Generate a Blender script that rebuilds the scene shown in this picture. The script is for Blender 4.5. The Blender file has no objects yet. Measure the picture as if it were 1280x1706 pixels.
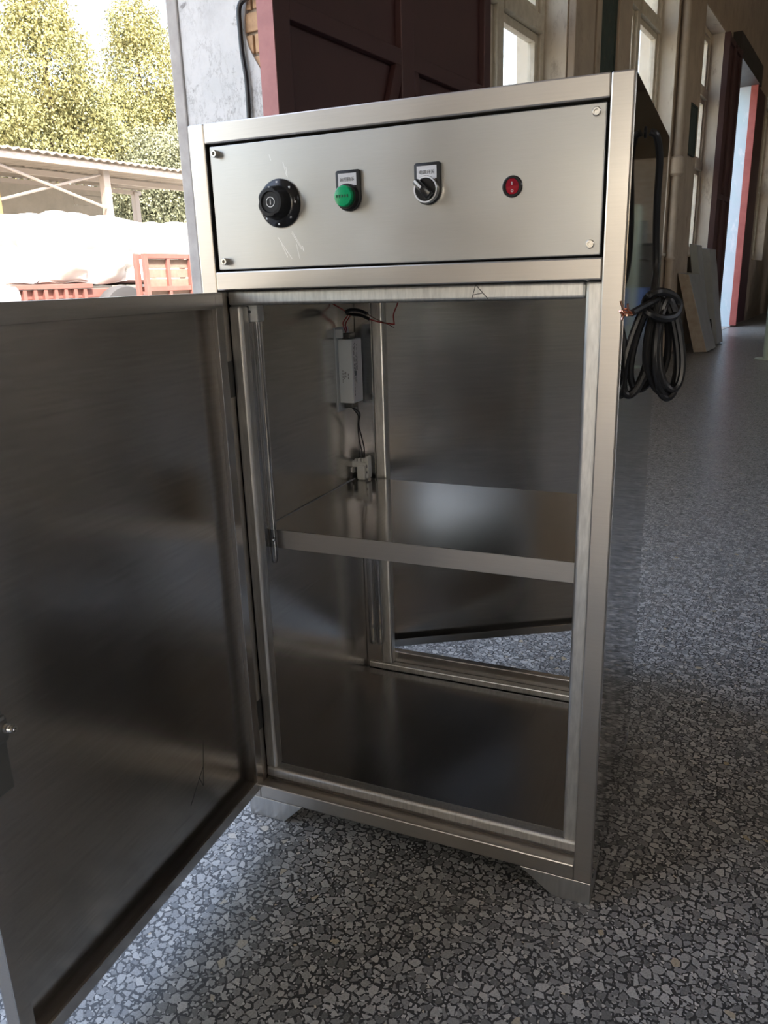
import bpy, bmesh, math, random
import numpy as np
from mathutils import Matrix, Vector
R = math.radians
random.seed(4)
rng = np.random.default_rng(7)
S = bpy.context.scene
COL = S.collection

# ------------------------------------------------------------------ camera, world, sun, exposure
cam_d = bpy.data.cameras.new('camera')
cam = bpy.data.objects.new('camera', cam_d); COL.objects.link(cam)
cam_d.sensor_fit = 'VERTICAL'; cam_d.sensor_height = 36.0
cam_d.lens = 1297.354 * 36.0 / 1706.0
cam_d.clip_start = 0.02; cam_d.clip_end = 400
rot = Matrix.Rotation(R(23.789), 3, 'Z') @ Matrix.Rotation(R(73.502), 3, 'X') @ Matrix.Rotation(R(-1.772), 3, 'Z')
cam.matrix_world = Matrix.Translation((0.6581, -0.9072, 0.8353)) @ rot.to_4x4()
S.camera = cam

world = bpy.data.worlds.new('sky'); S.world = world; world.use_nodes = True
wn = world.node_tree.nodes; wl = world.node_tree.links
sky = wn.new('ShaderNodeTexSky'); sky.sky_type = 'NISHITA'; sky.sun_disc = False
sky.sun_elevation = R(52); sky.sun_rotation = R(140); sky.air_density = 1.0; sky.dust_density = 3.0; sky.ozone_density = 1.0
wn['Background'].inputs['Strength'].default_value = 0.62
haze = wn.new('ShaderNodeMix'); haze.data_type = 'RGBA'; haze.blend_type = 'MULTIPLY'; haze.inputs['Factor'].default_value = 1.0
haze.inputs['B'].default_value = (1.14, 0.98, 0.83, 1)                    # white balance of the hazy sky
wl.new(sky.outputs[0], haze.inputs['A']); wl.new(haze.outputs['Result'], wn['Background'].inputs['Color'])

sun_d = bpy.data.lights.new('sun', 'SUN'); sun_d.energy = 9.0; sun_d.angle = R(0.6); sun_d.color = (1.0, 0.93, 0.80)
sun = bpy.data.objects.new('sun', sun_d); COL.objects.link(sun)
sun.rotation_euler = Vector((-0.50, 0.34, -0.80)).to_track_quat('-Z', 'Y').to_euler()

S.view_settings.view_transform = 'Standard'; S.view_settings.look = 'None'
S.view_settings.gamma = 1.0; S.view_settings.use_curve_mapping = False
S.view_settings.exposure = 1.12

# ------------------------------------------------------------------ helpers
WALL_P = Vector((-1.10479, 0, 0)); WALL_R = R(-8)          # the window wall: local x = into the room, y = along it, z = up
def wp(o, s, z):
    return WALL_P + Matrix.Rotation(WALL_R, 3, 'Z') @ Vector((o, s, z))

def box(bm, lo, hi, mat=None):
    x0, y0, z0 = lo; x1, y1, z1 = hi
    vs = [bm.verts.new(v) for v in ((x0,y0,z0),(x1,y0,z0),(x1,y1,z0),(x0,y1,z0),(x0,y0,z1),(x1,y0,z1),(x1,y1,z1),(x0,y1,z1))]
    if mat is not None:
        for v in vs: v.co = mat @ v.co
    for f in ((3,2,1,0),(4,5,6,7),(0,1,5,4),(1,2,6,5),(2,3,7,6),(3,0,4,7)):
        bm.faces.new([vs[i] for i in f])
    return vs
def prism(bm, pts, axis, a, b):
    """polygon pts in the two other axes, extruded from a to b along axis"""
    def mk(p, t):
        v = [0, 0, 0]; o = [i for i in range(3) if i != axis]
        v[o[0]], v[o[1]] = p; v[axis] = t; return bm.verts.new(v)
    A = [mk(p, a) for p in pts]; B = [mk(p, b) for p in pts]; n = len(pts)
    bm.faces.new(A); bm.faces.new(B[::-1])
    for i in range(n): bm.faces.new((A[i], B[i], B[(i+1) % n], A[(i+1) % n]))
def lathe(bm, prof, origin=(0,0,0), axis=(0,0,1), n=24):
    """prof: list of (radius, height) along axis"""
    q = Vector((0,0,1)).rotation_difference(Vector(axis).normalized()); rings = []
    for r, h in prof:
        if r < 1e-7: rings.append([bm.verts.new(Vector(origin) + q @ Vector((0,0,h)))])
        else: rings.append([bm.verts.new(Vector(origin) + q @ Vector((r*math.cos(2*math.pi*i/n), r*math.sin(2*math.pi*i/n), h))) for i in range(n)])
    for a, b in zip(rings, rings[1:]):
        if len(a) == 1 and len(b) == 1: continue
        for i in range(n):
            j = (i+1) % n
            if len(a) == 1: bm.faces.new((a[0], b[i], b[j]))
            elif len(b) == 1: bm.faces.new((a[i], a[j], b[0]))
            else: bm.faces.new((a[i], a[j], b[j], b[i]))
    if len(rings[0]) > 1: bm.faces.new(rings[0][::-1])
    if len(rings[-1]) > 1: bm.faces.new(rings[-1])
def cyl(bm, a, b, r, n=16, r2=None):
    a = Vector(a); b = Vector(b); lathe(bm, [(r, 0), (r if r2 is None else r2, (b-a).length)], a, b-a, n)
def smooth_path(pts, k=8, closed=False):
    P = [Vector(p) for p in pts]; out = []; n = len(P); rngn = n if closed else n-1
    for i in range(rngn):
        if closed: p0, p1, p2, p3 = P[i-1], P[i], P[(i+1) % n], P[(i+2) % n]
        else: p0, p1, p2, p3 = P[max(i-1,0)], P[i], P[i+1], P[min(i+2,n-1)]
        for j in range(k):
            t = j/k
            out.append(0.5*((2*p1)+(p2-p0)*t+(2*p0-5*p1+4*p2-p3)*t*t+(3*p1-p0-3*p2+p3)*t**3))
    if not closed: out.append(P[-1])
    return out
def sweep(bm, path, r, n=8, closed=False):
    path = [Vector(p) for p in path]; m = len(path); rings = []; prev = None
    for i, p in enumerate(path):
        if closed: t = path[(i+1) % m] - path[i-1]
        else: t = path[min(i+1, m-1)] - path[max(i-1, 0)]
        t.normalize()
        if prev is None:
            prev = t.cross(Vector((0,0,1)))
            if prev.length < 0.1: prev = t.cross(Vector((1,0,0)))
        nrm = (prev - t*prev.dot(t)).normalized(); prev = nrm; bi = t.cross(nrm)
        rr = r[i] if isinstance(r, (list, tuple)) else r
        rings.append([bm.verts.new(p + nrm*rr*math.cos(2*math.pi*k/n) + bi*rr*math.sin(2*math.pi*k/n)) for k in range(n)])
    for i in range(m if closed else m-1):
        a, b = rings[i], rings[(i+1) % m]
        for k in range(n): bm.faces.new((a[k], a[(k+1) % n], b[(k+1) % n], b[k]))
    if not closed:
        bm.faces.new(rings[0][::-1]); bm.faces.new(rings[-1])

def obj(name, bm, mat, parent=None, bevel=0, seg=2, smooth=True, wall=False):
    if bevel > 0:
        bmesh.ops.recalc_face_normals(bm, faces=bm.faces)
        es = [e for e in bm.edges if len(e.link_faces) == 2 and e.calc_face_angle(0) > 0.5]
        bmesh.ops.bevel(bm, geom=es, offset=bevel, segments=seg, profile=0.5, affect='EDGES', clamp_overlap=True)
    bmesh.ops.recalc_face_normals(bm, faces=bm.faces)
    me = bpy.data.meshes.new(name); bm.to_mesh(me); bm.free()
    if mat: me.materials.append(mat)
    if smooth and len(me.polygons):
        me.polygons.foreach_set('use_smooth', [True]*len(me.polygons)); me.set_sharp_from_angle(angle=R(35))
    o = bpy.data.objects.new(name, me); COL.objects.link(o)
    if parent: o.parent = parent
    elif wall: o.location = WALL_P; o.rotation_euler = (0, 0, WALL_R)
    return o
def bobj(name, boxes, mat, parent=None, bevel=0, **k):
    bm = bmesh.new(); k.setdefault('smooth', False)
    for lo, hi in boxes: box(bm, lo, hi)
    return obj(name, bm, mat, parent, bevel, **k)
def thing(name, label, cat, loc=(0,0,0), rz=0, group=None, wall=False):
    o = bpy.data.objects.new(name, None); COL.objects.link(o); o.empty_display_size = 0.1
    o.location = loc; o.rotation_euler = (0, 0, rz)
    if wall: o.location = wp(*loc); o.rotation_euler = (0, 0, WALL_R + rz)
    o['label'] = label; o['category'] = cat
    if group: o['group'] = group
    return o
def tag(o, label, cat, group=None):
    o['label'] = label; o['category'] = cat
    if group: o['group'] = group
    return o
def struct(o, label=None):
    o['kind'] = 'structure'
    if label: o['label'] = label
    return o
def text_mesh(name, body, size, mat, parent, matrix, depth=0.0002):
    cu = bpy.data.curves.new(name, 'FONT'); cu.body = body; cu.size = size; cu.extrude = depth
    cu.align_x = 'CENTER'; cu.align_y = 'CENTER'; cu.resolution_u = 3
    t = bpy.data.objects.new(name, cu); COL.objects.link(t)
    dg = bpy.context.evaluated_depsgraph_get()
    me = bpy.data.meshes.new_from_object(t.evaluated_get(dg))
    bpy.data.objects.remove(t); bpy.data.curves.remove(cu)
    me.name = name; me.materials.clear(); me.materials.append(mat)
    o = bpy.data.objects.new(name, me); COL.objects.link(o); o.parent = parent; o.matrix_local = matrix
    return o

# ------------------------------------------------------------------ materials
def mat(name, col, rough=0.5, metal=0.0, **k):
    m = bpy.data.materials.new(name); m.use_nodes = True
    b = m.node_tree.nodes['Principled BSDF']
    b.inputs['Base Color'].default_value = (*col, 1); b.inputs['Roughness'].default_value = rough; b.inputs['Metallic'].default_value = metal
    for key, v in k.items(): b.inputs[key.replace('_', ' ')].default_value = v
    return m
def nd(m, kind, **k):
    n = m.node_tree.nodes.new(kind)
    for a, v in k.items(): setattr(n, a, v)
    return n
def lk(m, a, b): m.node_tree.links.new(a, b)
def ramp(m, fac, stops):
    r = nd(m, 'ShaderNodeValToRGB'); e = r.color_ramp.elements
    while len(e) < len(stops): e.new(0.5)
    for el, (p, c) in zip(e, stops): el.position = p; el.color = (*c, 1) if len(c) == 3 else c
    lk(m, fac, r.inputs[0]); return r.outputs[0]
def noise(m, scale, detail=4, rough=0.55, vec=None, stretch=None):
    n = nd(m, 'ShaderNodeTexNoise'); n.inputs['Scale'].default_value = scale; n.inputs['Detail'].default_value = detail; n.inputs['Roughness'].default_value = rough
    if vec is None: vec = nd(m, 'ShaderNodeTexCoord').outputs['Object']
    if stretch:
        mp = nd(m, 'ShaderNodeMapping'); mp.inputs['Scale'].default_value = stretch; lk(m, vec, mp.inputs['Vector']); vec = mp.outputs[0]
    lk(m, vec, n.inputs['Vector']); return n.outputs['Fac']
def bump(m, h, strength=0.2, dist=0.01):
    b = nd(m, 'ShaderNodeBump'); b.inputs['Strength'].default_value = strength; b.inputs['Distance'].default_value = dist
    lk(m, h, b.inputs['Height']); lk(m, b.outputs[0], m.node_tree.nodes['Principled BSDF'].inputs['Normal'])
def P(m, n): return m.node_tree.nodes['Principled BSDF'].inputs[n]
def noisy(name, c1, c2, scale, rough=0.7, metal=0, lo=0.35, hi=0.65, bmp=0, stretch=None, **k):
    m = mat(name, c1, rough, metal, **k); f = noise(m, scale, 6, 0.6, stretch=stretch)
    lk(m, ramp(m, f, [(lo, c1), (hi, c2)]), P(m, 'Base Color'))
    if bmp: bump(m, f, bmp)
    return m
def steel(name, col, rough, stretch, var=0.08, bmp=0.02, smudge=0.12):
    """stainless sheet: fine brush lines, faint handling smudges"""
    m = mat(name, col, rough, 1.0)
    br = noise(m, 6.0, 3, 0.6, stretch=stretch)
    sm = noise(m, 5.0, 2, 0.5)
    mr = nd(m, 'ShaderNodeMapRange'); mr.inputs[1].default_value = 0.35; mr.inputs[2].default_value = 0.7
    mr.inputs[3].default_value = rough; mr.inputs[4].default_value = rough + smudge
    lk(m, sm, mr.inputs[0]); lk(m, mr.outputs[0], P(m, 'Roughness'))
    a = tuple(c*(1-var) for c in col); b = tuple(min(1, c*(1+var)) for c in col)
    lk(m, ramp(m, br, [(0.3, a), (0.7, b)]), P(m, 'Base Color'))
    if bmp: bump(m, br, bmp, 0.001)
    return m
M = {}
M['frame'] = steel('steel_frame', (0.52, 0.487, 0.445), 0.285, (3, 3, 90), var=0.03, bmp=0.006, smudge=0.10)
M['plate'] = steel('steel_control_plate', (0.45, 0.447, 0.43), 0.30, (4, 4, 320), var=0.03, bmp=0.006)
M['side'] = steel('steel_side_sheet', (0.56, 0.54, 0.52), 0.045, (30, 2, 2), bmp=0.0, smudge=0.03)
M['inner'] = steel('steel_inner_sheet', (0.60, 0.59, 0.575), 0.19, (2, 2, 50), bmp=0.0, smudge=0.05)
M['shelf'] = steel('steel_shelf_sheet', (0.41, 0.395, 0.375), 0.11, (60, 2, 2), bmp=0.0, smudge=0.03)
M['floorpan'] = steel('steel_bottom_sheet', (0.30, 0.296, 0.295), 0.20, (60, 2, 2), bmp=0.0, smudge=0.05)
M['doorsheet'] = steel('steel_door_sheet', (0.66, 0.645, 0.63), 0.19, (2, 2, 40), bmp=0.0, smudge=0.06)
M['stop'] = steel('steel_stop_bar', (0.66, 0.65, 0.62), 0.34, (40, 40, 6), var=0.14)
M['foot'] = steel('steel_foot', (0.60, 0.60, 0.59), 0.29, (30, 2, 2), bmp=0.0)
M['screw'] = mat('screw_steel', (0.62, 0.6, 0.56), 0.25, 1.0)
M['black'] = mat('black_plastic', (0.012, 0.012, 0.013), 0.45, Specular_IOR_Level=0.3)
M['blackgloss'] = mat('black_gloss_plastic', (0.012, 0.012, 0.013), 0.22)
M['dark'] = mat('gap_shade', (0.01, 0.009, 0.009), 0.8)  # near black, stands in for shade in the plate gap and panel slot
M['rubber'] = mat('black_rubber_cable', (0.012, 0.012, 0.013), 0.33)
M['green'] = mat('green_lens', (0.0, 0.42, 0.16), 0.18, Transmission_Weight=0.15)
M['greendark'] = mat('green_lens_rim', (0.0, 0.09, 0.03), 0.3)
M['redrock'] = mat('red_rocker', (0.33, 0.006, 0.018), 0.2)
M['white'] = mat('white_print', (0.82, 0.82, 0.82), 0.5)
M['chrome'] = mat('chrome', (0.78, 0.78, 0.76), 0.12, 1.0)
M['paper'] = mat('label_paper', (0.66, 0.66, 0.67), 0.45)
M['ink'] = mat('label_ink', (0.06, 0.06, 0.065), 0.6)
M['ceramic'] = noisy('socket_ceramic', (0.78, 0.78, 0.75), (0.66, 0.66, 0.63), 60, 0.4)
M['ballast'] = mat('ballast_case', (0.62, 0.66, 0.68), 0.42)
M['ballastlabel'] = mat('ballast_label', (0.70, 0.68, 0.70), 0.5)
M['print'] = mat('ballast_print', (0.16, 0.17, 0.18), 0.6)
M['redwire'] = mat('red_wire', (0.30, 0.012, 0.015), 0.4)
M['brownwire'] = mat('brown_wire', (0.10, 0.05, 0.035), 0.5)
M['copper'] = mat('copper_strands', (0.80, 0.46, 0.34), 0.25, 1.0)
M['darkmetal'] = mat('dark_bracket', (0.10, 0.10, 0.095), 0.4, 0.8)
M['lockgrey'] = mat('grey_lock_metal', (0.26, 0.26, 0.25), 0.4, 0.8)
M['scribe'] = mat('pencil_mark', (0.05, 0.05, 0.05), 0.7)
M['scratch'] = mat('bright_scratch', (0.85, 0.86, 0.86), 0.3, 1.0)

def thin_glass(name, tint=(1, 1, 1), refl=0.08, edge=0.5):
    m = bpy.data.materials.new(name); m.use_nodes = True; nt = m.node_tree; nt.nodes.remove(nt.nodes['Principled BSDF'])
    out = nt.nodes['Material Output']; tr = nd(m, 'ShaderNodeBsdfTransparent'); tr.inputs[0].default_value = (*tint, 1)
    gl = nd(m, 'ShaderNodeBsdfGlossy'); gl.inputs['Roughness'].default_value = 0.03
    lw = nd(m, 'ShaderNodeLayerWeight'); lw.inputs[0].default_value = 0.4
    mr = nd(m, 'ShaderNodeMapRange'); mr.inputs[3].default_value = refl; mr.inputs[4].default_value = edge
    lk(m, lw.outputs['Facing'], mr.inputs[0]); mx = nd(m, 'ShaderNodeMixShader')
    lk(m, mr.outputs[0], mx.inputs[0]); lk(m, tr.outputs[0], mx.inputs[1]); lk(m, gl.outputs[0], mx.inputs[2]); lk(m, mx.outputs[0], out.inputs[0])
    return m
M['pane'] = thin_glass('window_glass', (0.93, 0.95, 0.95), 0.04, 0.35)
M['quartz'] = thin_glass('quartz_tube', (0.84, 0.86, 0.89), 0.10, 0.85)

def terrazzo():
    m = mat('terrazzo', (0.3, 0.3, 0.3), 0.32); tc = nd(m, 'ShaderNodeTexCoord').outputs['Object']
    nz = nd(m, 'ShaderNodeTexNoise'); nz.inputs['Scale'].default_value = 48; nz.inputs['Detail'].default_value = 1; lk(m, tc, nz.inputs['Vector'])
    sb = nd(m, 'ShaderNodeVectorMath', operation='SUBTRACT'); lk(m, nz.outputs['Color'], sb.inputs[0]); sb.inputs[1].default_value = (0.5,)*3
    sc = nd(m, 'ShaderNodeVectorMath', operation='SCALE'); lk(m, sb.outputs[0], sc.inputs[0]); sc.inputs['Scale'].default_value = 0.0045
    ad = nd(m, 'ShaderNodeVectorMath', operation='ADD'); lk(m, tc, ad.inputs[0]); lk(m, sc.outputs[0], ad.inputs[1])
    def layer(scale, rnd, t0, t1, off):
        mp = nd(m, 'ShaderNodeMapping'); mp.inputs['Location'].default_value = (off, off*0.7, 0); lk(m, ad.outputs[0], mp.inputs['Vector'])
        ve = nd(m, 'ShaderNodeTexVoronoi', feature='DISTANCE_TO_EDGE', voronoi_dimensions='2D'); vc = nd(m, 'ShaderNodeTexVoronoi', feature='F1', voronoi_dimensions='2D')
        for v in (ve, vc):
            v.inputs['Scale'].default_value = scale; v.inputs['Randomness'].default_value = rnd; lk(m, mp.outputs[0], v.inputs['Vector'])
        sp = nd(m, 'ShaderNodeSeparateColor'); lk(m, vc.outputs['Color'], sp.inputs[0])
        th = nd(m, 'ShaderNodeMapRange'); th.inputs[3].default_value = t0; th.inputs[4].default_value = t1; lk(m, sp.outputs[1], th.inputs[0])
        df = nd(m, 'ShaderNodeMath', operation='SUBTRACT'); lk(m, ve.outputs['Distance'], df.inputs[0]); lk(m, th.outputs[0], df.inputs[1])
        mk = nd(m, 'ShaderNodeMapRange'); mk.inputs[1].default_value = -0.012; mk.inputs[2].default_value = 0.02; lk(m, df.outputs[0], mk.inputs[0])
        return mk.outputs[0], sp
    k1, s1 = layer(84, 0.95, 0.05, 0.27, 0.0)
    k2, s2 = layer(170, 1.0, 0.09, 0.40, 3.3)
    cols = [(0.0, (0.19, 0.19, 0.183)), (0.3, (0.29, 0.288, 0.278)), (0.62, (0.38, 0.376, 0.36)), (0.9, (0.50, 0.495, 0.475)), (0.985, (0.53, 0.515, 0.48)), (1.0, (0.46, 0.38, 0.25))]
    c1 = ramp(m, s1.outputs[0], cols); c2 = ramp(m, s2.outputs[0], cols)
    big = noise(m, 0.9, 4, 0.6); base = ramp(m, big, [(0.3, (0.045, 0.045, 0.045)), (0.7, (0.075, 0.075, 0.075))])
    mxa = nd(m, 'ShaderNodeMix', data_type='RGBA'); lk(m, k2, mxa.inputs['Factor']); lk(m, base, mxa.inputs['A']); lk(m, c2, mxa.inputs['B'])
    mxb = nd(m, 'ShaderNodeMix', data_type='RGBA'); lk(m, k1, mxb.inputs['Factor']); lk(m, mxa.outputs['Result'], mxb.inputs['A']); lk(m, c1, mxb.inputs['B'])
    gr = noise(m, 420, 2, 0.6); grc = ramp(m, gr, [(0.3, (0.82,)*3), (0.7, (1.12,)*3)])
    mu = nd(m, 'ShaderNodeMix', data_type='RGBA', blend_type='MULTIPLY'); mu.inputs['Factor'].default_value = 1; lk(m, mxb.outputs['Result'], mu.inputs['A']); lk(m, grc, mu.inputs['B'])
    lk(m, mu.outputs['Result'], P(m, 'Base Color'))
    rr = nd(m, 'ShaderNodeMapRange'); rr.inputs[3].default_value = 0.42; rr.inputs[4].default_value = 0.26; lk(m, k1, rr.inputs[0]); lk(m, rr.outputs[0], P(m, 'Roughness'))
    bump(m, k1, 0.05, 0.001)
    return m
M['terrazzo'] = terrazzo()

def old_plaster(name, c1, c2, stain, scale=3.0):
    m = mat(name, c1, 0.85); f = noise(m, scale, 8, 0.65); a = ramp(m, f, [(0.35, c1), (0.65, c2)])
    g = noise(m, scale*2.6, 10, 0.72, stretch=(1, 1, 0.5)); k = ramp(m, g, [(0.56, (0, 0, 0)), (0.68, (1, 1, 1))])
    mx = nd(m, 'ShaderNodeMix', data_type='RGBA'); lk(m, k, mx.inputs['Factor']); lk(m, a, mx.inputs['A']); mx.inputs['B'].default_value = (*stain, 1)
    lk(m, mx.outputs['Result'], P(m, 'Base Color')); bump(m, g, 0.25, 0.01); return m
M['plaster'] = old_plaster('brown_plaster', (0.46, 0.385, 0.30), (0.37, 0.305, 0.24), (0.28, 0.225, 0.175))
M['reveal'] = old_plaster('lit_reveal', (0.68, 0.63, 0.54), (0.60, 0.54, 0.45), (0.40, 0.34, 0.27))
def crackle():
    m = mat('peeling_whitewash', (0.62, 0.65, 0.66), 0.8)
    f = noise(m, 5, 8, 0.6); a = ramp(m, f, [(0.3, (0.44, 0.45, 0.455)), (0.5, (0.56, 0.57, 0.572)), (0.72, (0.48, 0.50, 0.505))])
    n1 = noise(m, 17, 12, 0.72); n2 = noise(m, 26, 12, 0.7, stretch=(1, 1, 0.45))
    def band(n, w):
        s = nd(m, 'ShaderNodeMath', operation='SUBTRACT'); lk(m, n, s.inputs[0]); s.inputs[1].default_value = 0.5
        ab = nd(m, 'ShaderNodeMath', operation='ABSOLUTE'); lk(m, s.outputs[0], ab.inputs[0])
        r = nd(m, 'ShaderNodeMapRange'); r.inputs[1].default_value = 0; r.inputs[2].default_value = w; r.inputs[3].default_value = 1; r.inputs[4].default_value = 0; lk(m, ab.outputs[0], r.inputs[0]); return r.outputs[0]
    msk = ramp(m, noise(m, 3.2, 5, 0.65), [(0.42, (0, 0, 0)), (0.62, (1, 1, 1))])
    mm = nd(m, 'ShaderNodeMath', operation='MULTIPLY'); lk(m, band(n2, 0.03), mm.inputs[0]); lk(m, msk, mm.inputs[1])
    blot = ramp(m, n1, [(0.60, (0, 0, 0)), (0.68, (1, 1, 1))])
    mxm = nd(m, 'ShaderNodeMath', operation='MAXIMUM'); lk(m, mm.outputs[0], mxm.inputs[0]); lk(m, blot, mxm.inputs[1])
    mul = nd(m, 'ShaderNodeMath', operation='MULTIPLY'); lk(m, mxm.outputs[0], mul.inputs[0]); mul.inputs[1].default_value = 0.75
    mx = nd(m, 'ShaderNodeMix', data_type='RGBA'); lk(m, mul.outputs[0], mx.inputs['Factor']); lk(m, a, mx.inputs['A']); mx.inputs['B'].default_value = (0.13, 0.127, 0.125, 1)
    lk(m, mx.outputs['Result'], P(m, 'Base Color')); bump(m, n1, 0.3, 0.008); return m
M['whitewash'] = crackle()
M['cement'] = noisy('bare_cement_edge', (0.40, 0.39, 0.375), (0.30, 0.29, 0.28), 12, 0.9)
M['brick'] = noisy('tan_brick', (0.55, 0.36, 0.21), (0.42, 0.27, 0.16), 30, 0.9, bmp=0.3)
M['maroon'] = noisy('maroon_steel', (0.080, 0.034, 0.034), (0.062, 0.027, 0.028), 4, 0.5, lo=0.3, hi=0.7)
M['maroonlit'] = noisy('maroon_edge_lit', (0.37, 0.155, 0.145), (0.30, 0.12, 0.115), 14, 0.6)  # lit copy of the maroon: gate daylight put into the edge colour
M['redpaint_litedge'] = noisy('red_paint_and_lit_edge', (0.33, 0.085, 0.075), (0.27, 0.06, 0.055), 8, 0.5)
M['creamwood'] = noisy('cream_window_paint', (0.62, 0.57, 0.47), (0.50, 0.45, 0.36), 18, 0.6)
M['darkgreen'] = old_plaster('dark_green_board', (0.05, 0.075, 0.065), (0.035, 0.05, 0.045), (0.10, 0.09, 0.06), 9)
M['ceiling'] = noisy('ceiling_boards', (0.42, 0.385, 0.335), (0.34, 0.31, 0.27), 2, 0.9)
M['hallwall'] = noisy('hall_wall', (0.40, 0.345, 0.27), (0.31, 0.26, 0.20), 1.5, 0.9)
M['bluewall'] = old_plaster('pale_blue_wall', (0.42, 0.58, 0.66), (0.50, 0.60, 0.70), (0.66, 0.72, 0.80), 2.2)
M['ground'] = noisy('pale_concrete', (0.46, 0.43, 0.38), (0.36, 0.335, 0.30), 1.2, 0.95)
M['greypanel'] = noisy('grey_painted_metal', (0.34, 0.355, 0.35), (0.28, 0.29, 0.285), 6, 0.45)
M['palepanel'] = noisy('pale_grey_metal', (0.36, 0.39, 0.38), (0.30, 0.325, 0.315), 6, 0.45)
M['woodpanel'] = noisy('worn_tan_edge', (0.36, 0.29, 0.22), (0.46, 0.40, 0.33), 14, 0.7)
M['pipe'] = noisy('painted_pipe', (0.46, 0.39, 0.31), (0.38, 0.32, 0.25), 8, 0.6)
M['leafA'] = noisy('willow_leaf', (0.24, 0.23, 0.09), (0.165, 0.175, 0.075), 1.1, 0.7, lo=0.4, hi=0.6)
M['leafB'] = noisy('grey_green_leaf', (0.165, 0.18, 0.11), (0.115, 0.13, 0.08), 1.3, 0.7, lo=0.4, hi=0.6)
M['bark'] = noisy('bark', (0.075, 0.055, 0.04), (0.045, 0.035, 0.028), 9, 0.9)
M['sheet'] = noisy('corrugated_sheet', (0.24, 0.215, 0.185), (0.19, 0.17, 0.145), 3, 0.6)
M['shedwall'] = noisy('shed_wall', (0.26, 0.24, 0.205), (0.21, 0.195, 0.165), 2, 0.8)
M['shedpost'] = mat('shed_post', (0.30, 0.265, 0.235), 0.6)
M['tarp'] = mat('white_tarp', (0.52, 0.515, 0.50), 0.6)
M['redtruck'] = noisy('haze_paled_red_steel', (0.20, 0.085, 0.075), (0.155, 0.07, 0.06), 6, 0.6)  # red washed out, outdoor haze and overexposure put into the colour
M['tyre'] = mat('tyre', (0.035, 0.037, 0.042), 0.8)
M['rim'] = mat('wheel_rim', (0.40, 0.40, 0.40), 0.5)
M['slats'] = noisy('crate_boards', (0.20, 0.145, 0.12), (0.15, 0.11, 0.09), 8, 0.8)
M['yellow'] = mat('yellow_paint', (0.42, 0.27, 0.07), 0.6)
M['palegreen'] = mat('pale_green_paint', (0.50, 0.58, 0.46), 0.45)
M['bluecrate'] = mat('blue_plastic', (0.06, 0.12, 0.30), 0.5)
M['machine'] = noisy('oily_black_iron', (0.035, 0.032, 0.03), (0.06, 0.052, 0.046), 5, 0.55)

# ------------------------------------------------------------------ the hall
ROOM_O, S0, S1, HT = 9.0, -12.0, 22.0, 5.2
fl = bobj('floor', [((-0.35, S0-0.4, -0.10), (ROOM_O+0.3, S1+0.3, 0.0))], M['terrazzo'], wall=True)
# keep the shader in metres of the floor itself
struct(fl, 'grey terrazzo floor with pale stone chips')
struct(bobj('ground', [((-70, -60, -0.20), (-0.35, 90, -0.03))], M['ground'], wall=True), 'pale concrete yard outside the gate')
struct(bobj('ceiling', [((-0.35, S0-0.3, HT), (ROOM_O+0.3, S1+0.3, HT+0.2))], M['ceiling'], wall=True), 'dim ceiling of the workshop hall')

GATE = (-3.0, 1.60, 0.0, 4.7)
DOORWAY = (10.85, 12.75, 0.0, 3.42)
WINS = [(3.30, 4.76, 1.0, 3.55), (6.15, 7.83, 1.0, 3.55), (9.02, 10.30, 1.0, 3.52),
        (14.4, 15.9, 1.0, 3.5), (17.4, 18.9, 1.0, 3.5), (-4.9, -3.4, 1.0, 3.5), (-7.6, -6.1, 1.0, 3.5), (-10.3, -8.8, 1.0, 3.5)]
ops = sorted([GATE, DOORWAY] + WINS)
TH = 0.34
wall_boxes = []; s = S0
for a, b, z0, z1 in ops:
    lo = 1.92 if abs(s-1.60) < 1e-6 else s                       # the whitewashed pier is built below
    wall_boxes.append(((-TH, lo, 0), (0, a, HT)))
    if z0 > 0: wall_boxes.append(((-TH, a, 0), (0, b, z0)))
    wall_boxes.append(((-TH, a, z1), (0, b, HT)))
    s = b
wall_boxes.append(((-TH, s, 0), (0, S1, HT)))
wall_left = struct(bobj('wall_left', wall_boxes, M['plaster'], wall=True, smooth=False), 'stained brown plaster wall with tall windows')
# whitewashed gate pier with broken plaster showing brick at its inner corner
bobj('pier_core', [((-TH, 1.618, 0), (0.095, 1.92, HT))], M['plaster'], wall_left, smooth=False)
bm = bmesh.new()
edge = [(0.10, 1.455), (0.062, 1.50), (0.046, 1.523), (0.032, 1.545), (0.019, 1.566), (0.006, 1.59), (-0.005, 1.631), (-0.003, 1.67), (0.006, 1.71), (0.02, 1.76), (0.05, 1.80), (0.10, 1.82)]
prism(bm, [(-0.292, 0), (0.10, 0)] + edge + [(0.10, HT), (-0.292, HT)], 1, 1.60, 1.618)
obj('plaster_face', bm, M['whitewash'], wall_left, smooth=False)
bobj('jamb_edge', [((-TH-0.004, 1.592, 0), (-0.291, 1.62, HT))], M['cement'], wall_left, 0.006)
bz = 1.44; k = 0
while bz < 1.82:
    for a_, b_ in (((-0.03, 0.094),) if k % 2 else ((-0.03, 0.022), (0.030, 0.094))):
        bobj('brick', [((a_, 1.606, bz), (b_, 1.618, bz+0.055))], M['brick'], wall_left, 0.003, smooth=False)
    bz += 0.064; k += 1
# pilaster strips and grooves on the piers between windows
for (s0, s1, d) in ((4.76, 5.16, 0.05), (5.24, 5.34, 0.04), (8.02, 8.40, 0.05), (8.46, 8.98, 0.02), (5.80, 6.13, 0.03)):
    bobj('pilaster_strip', [((0, s0, 0), (d, s1, HT))], M['plaster'], wall_left, 0.006, smooth=False)
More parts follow.
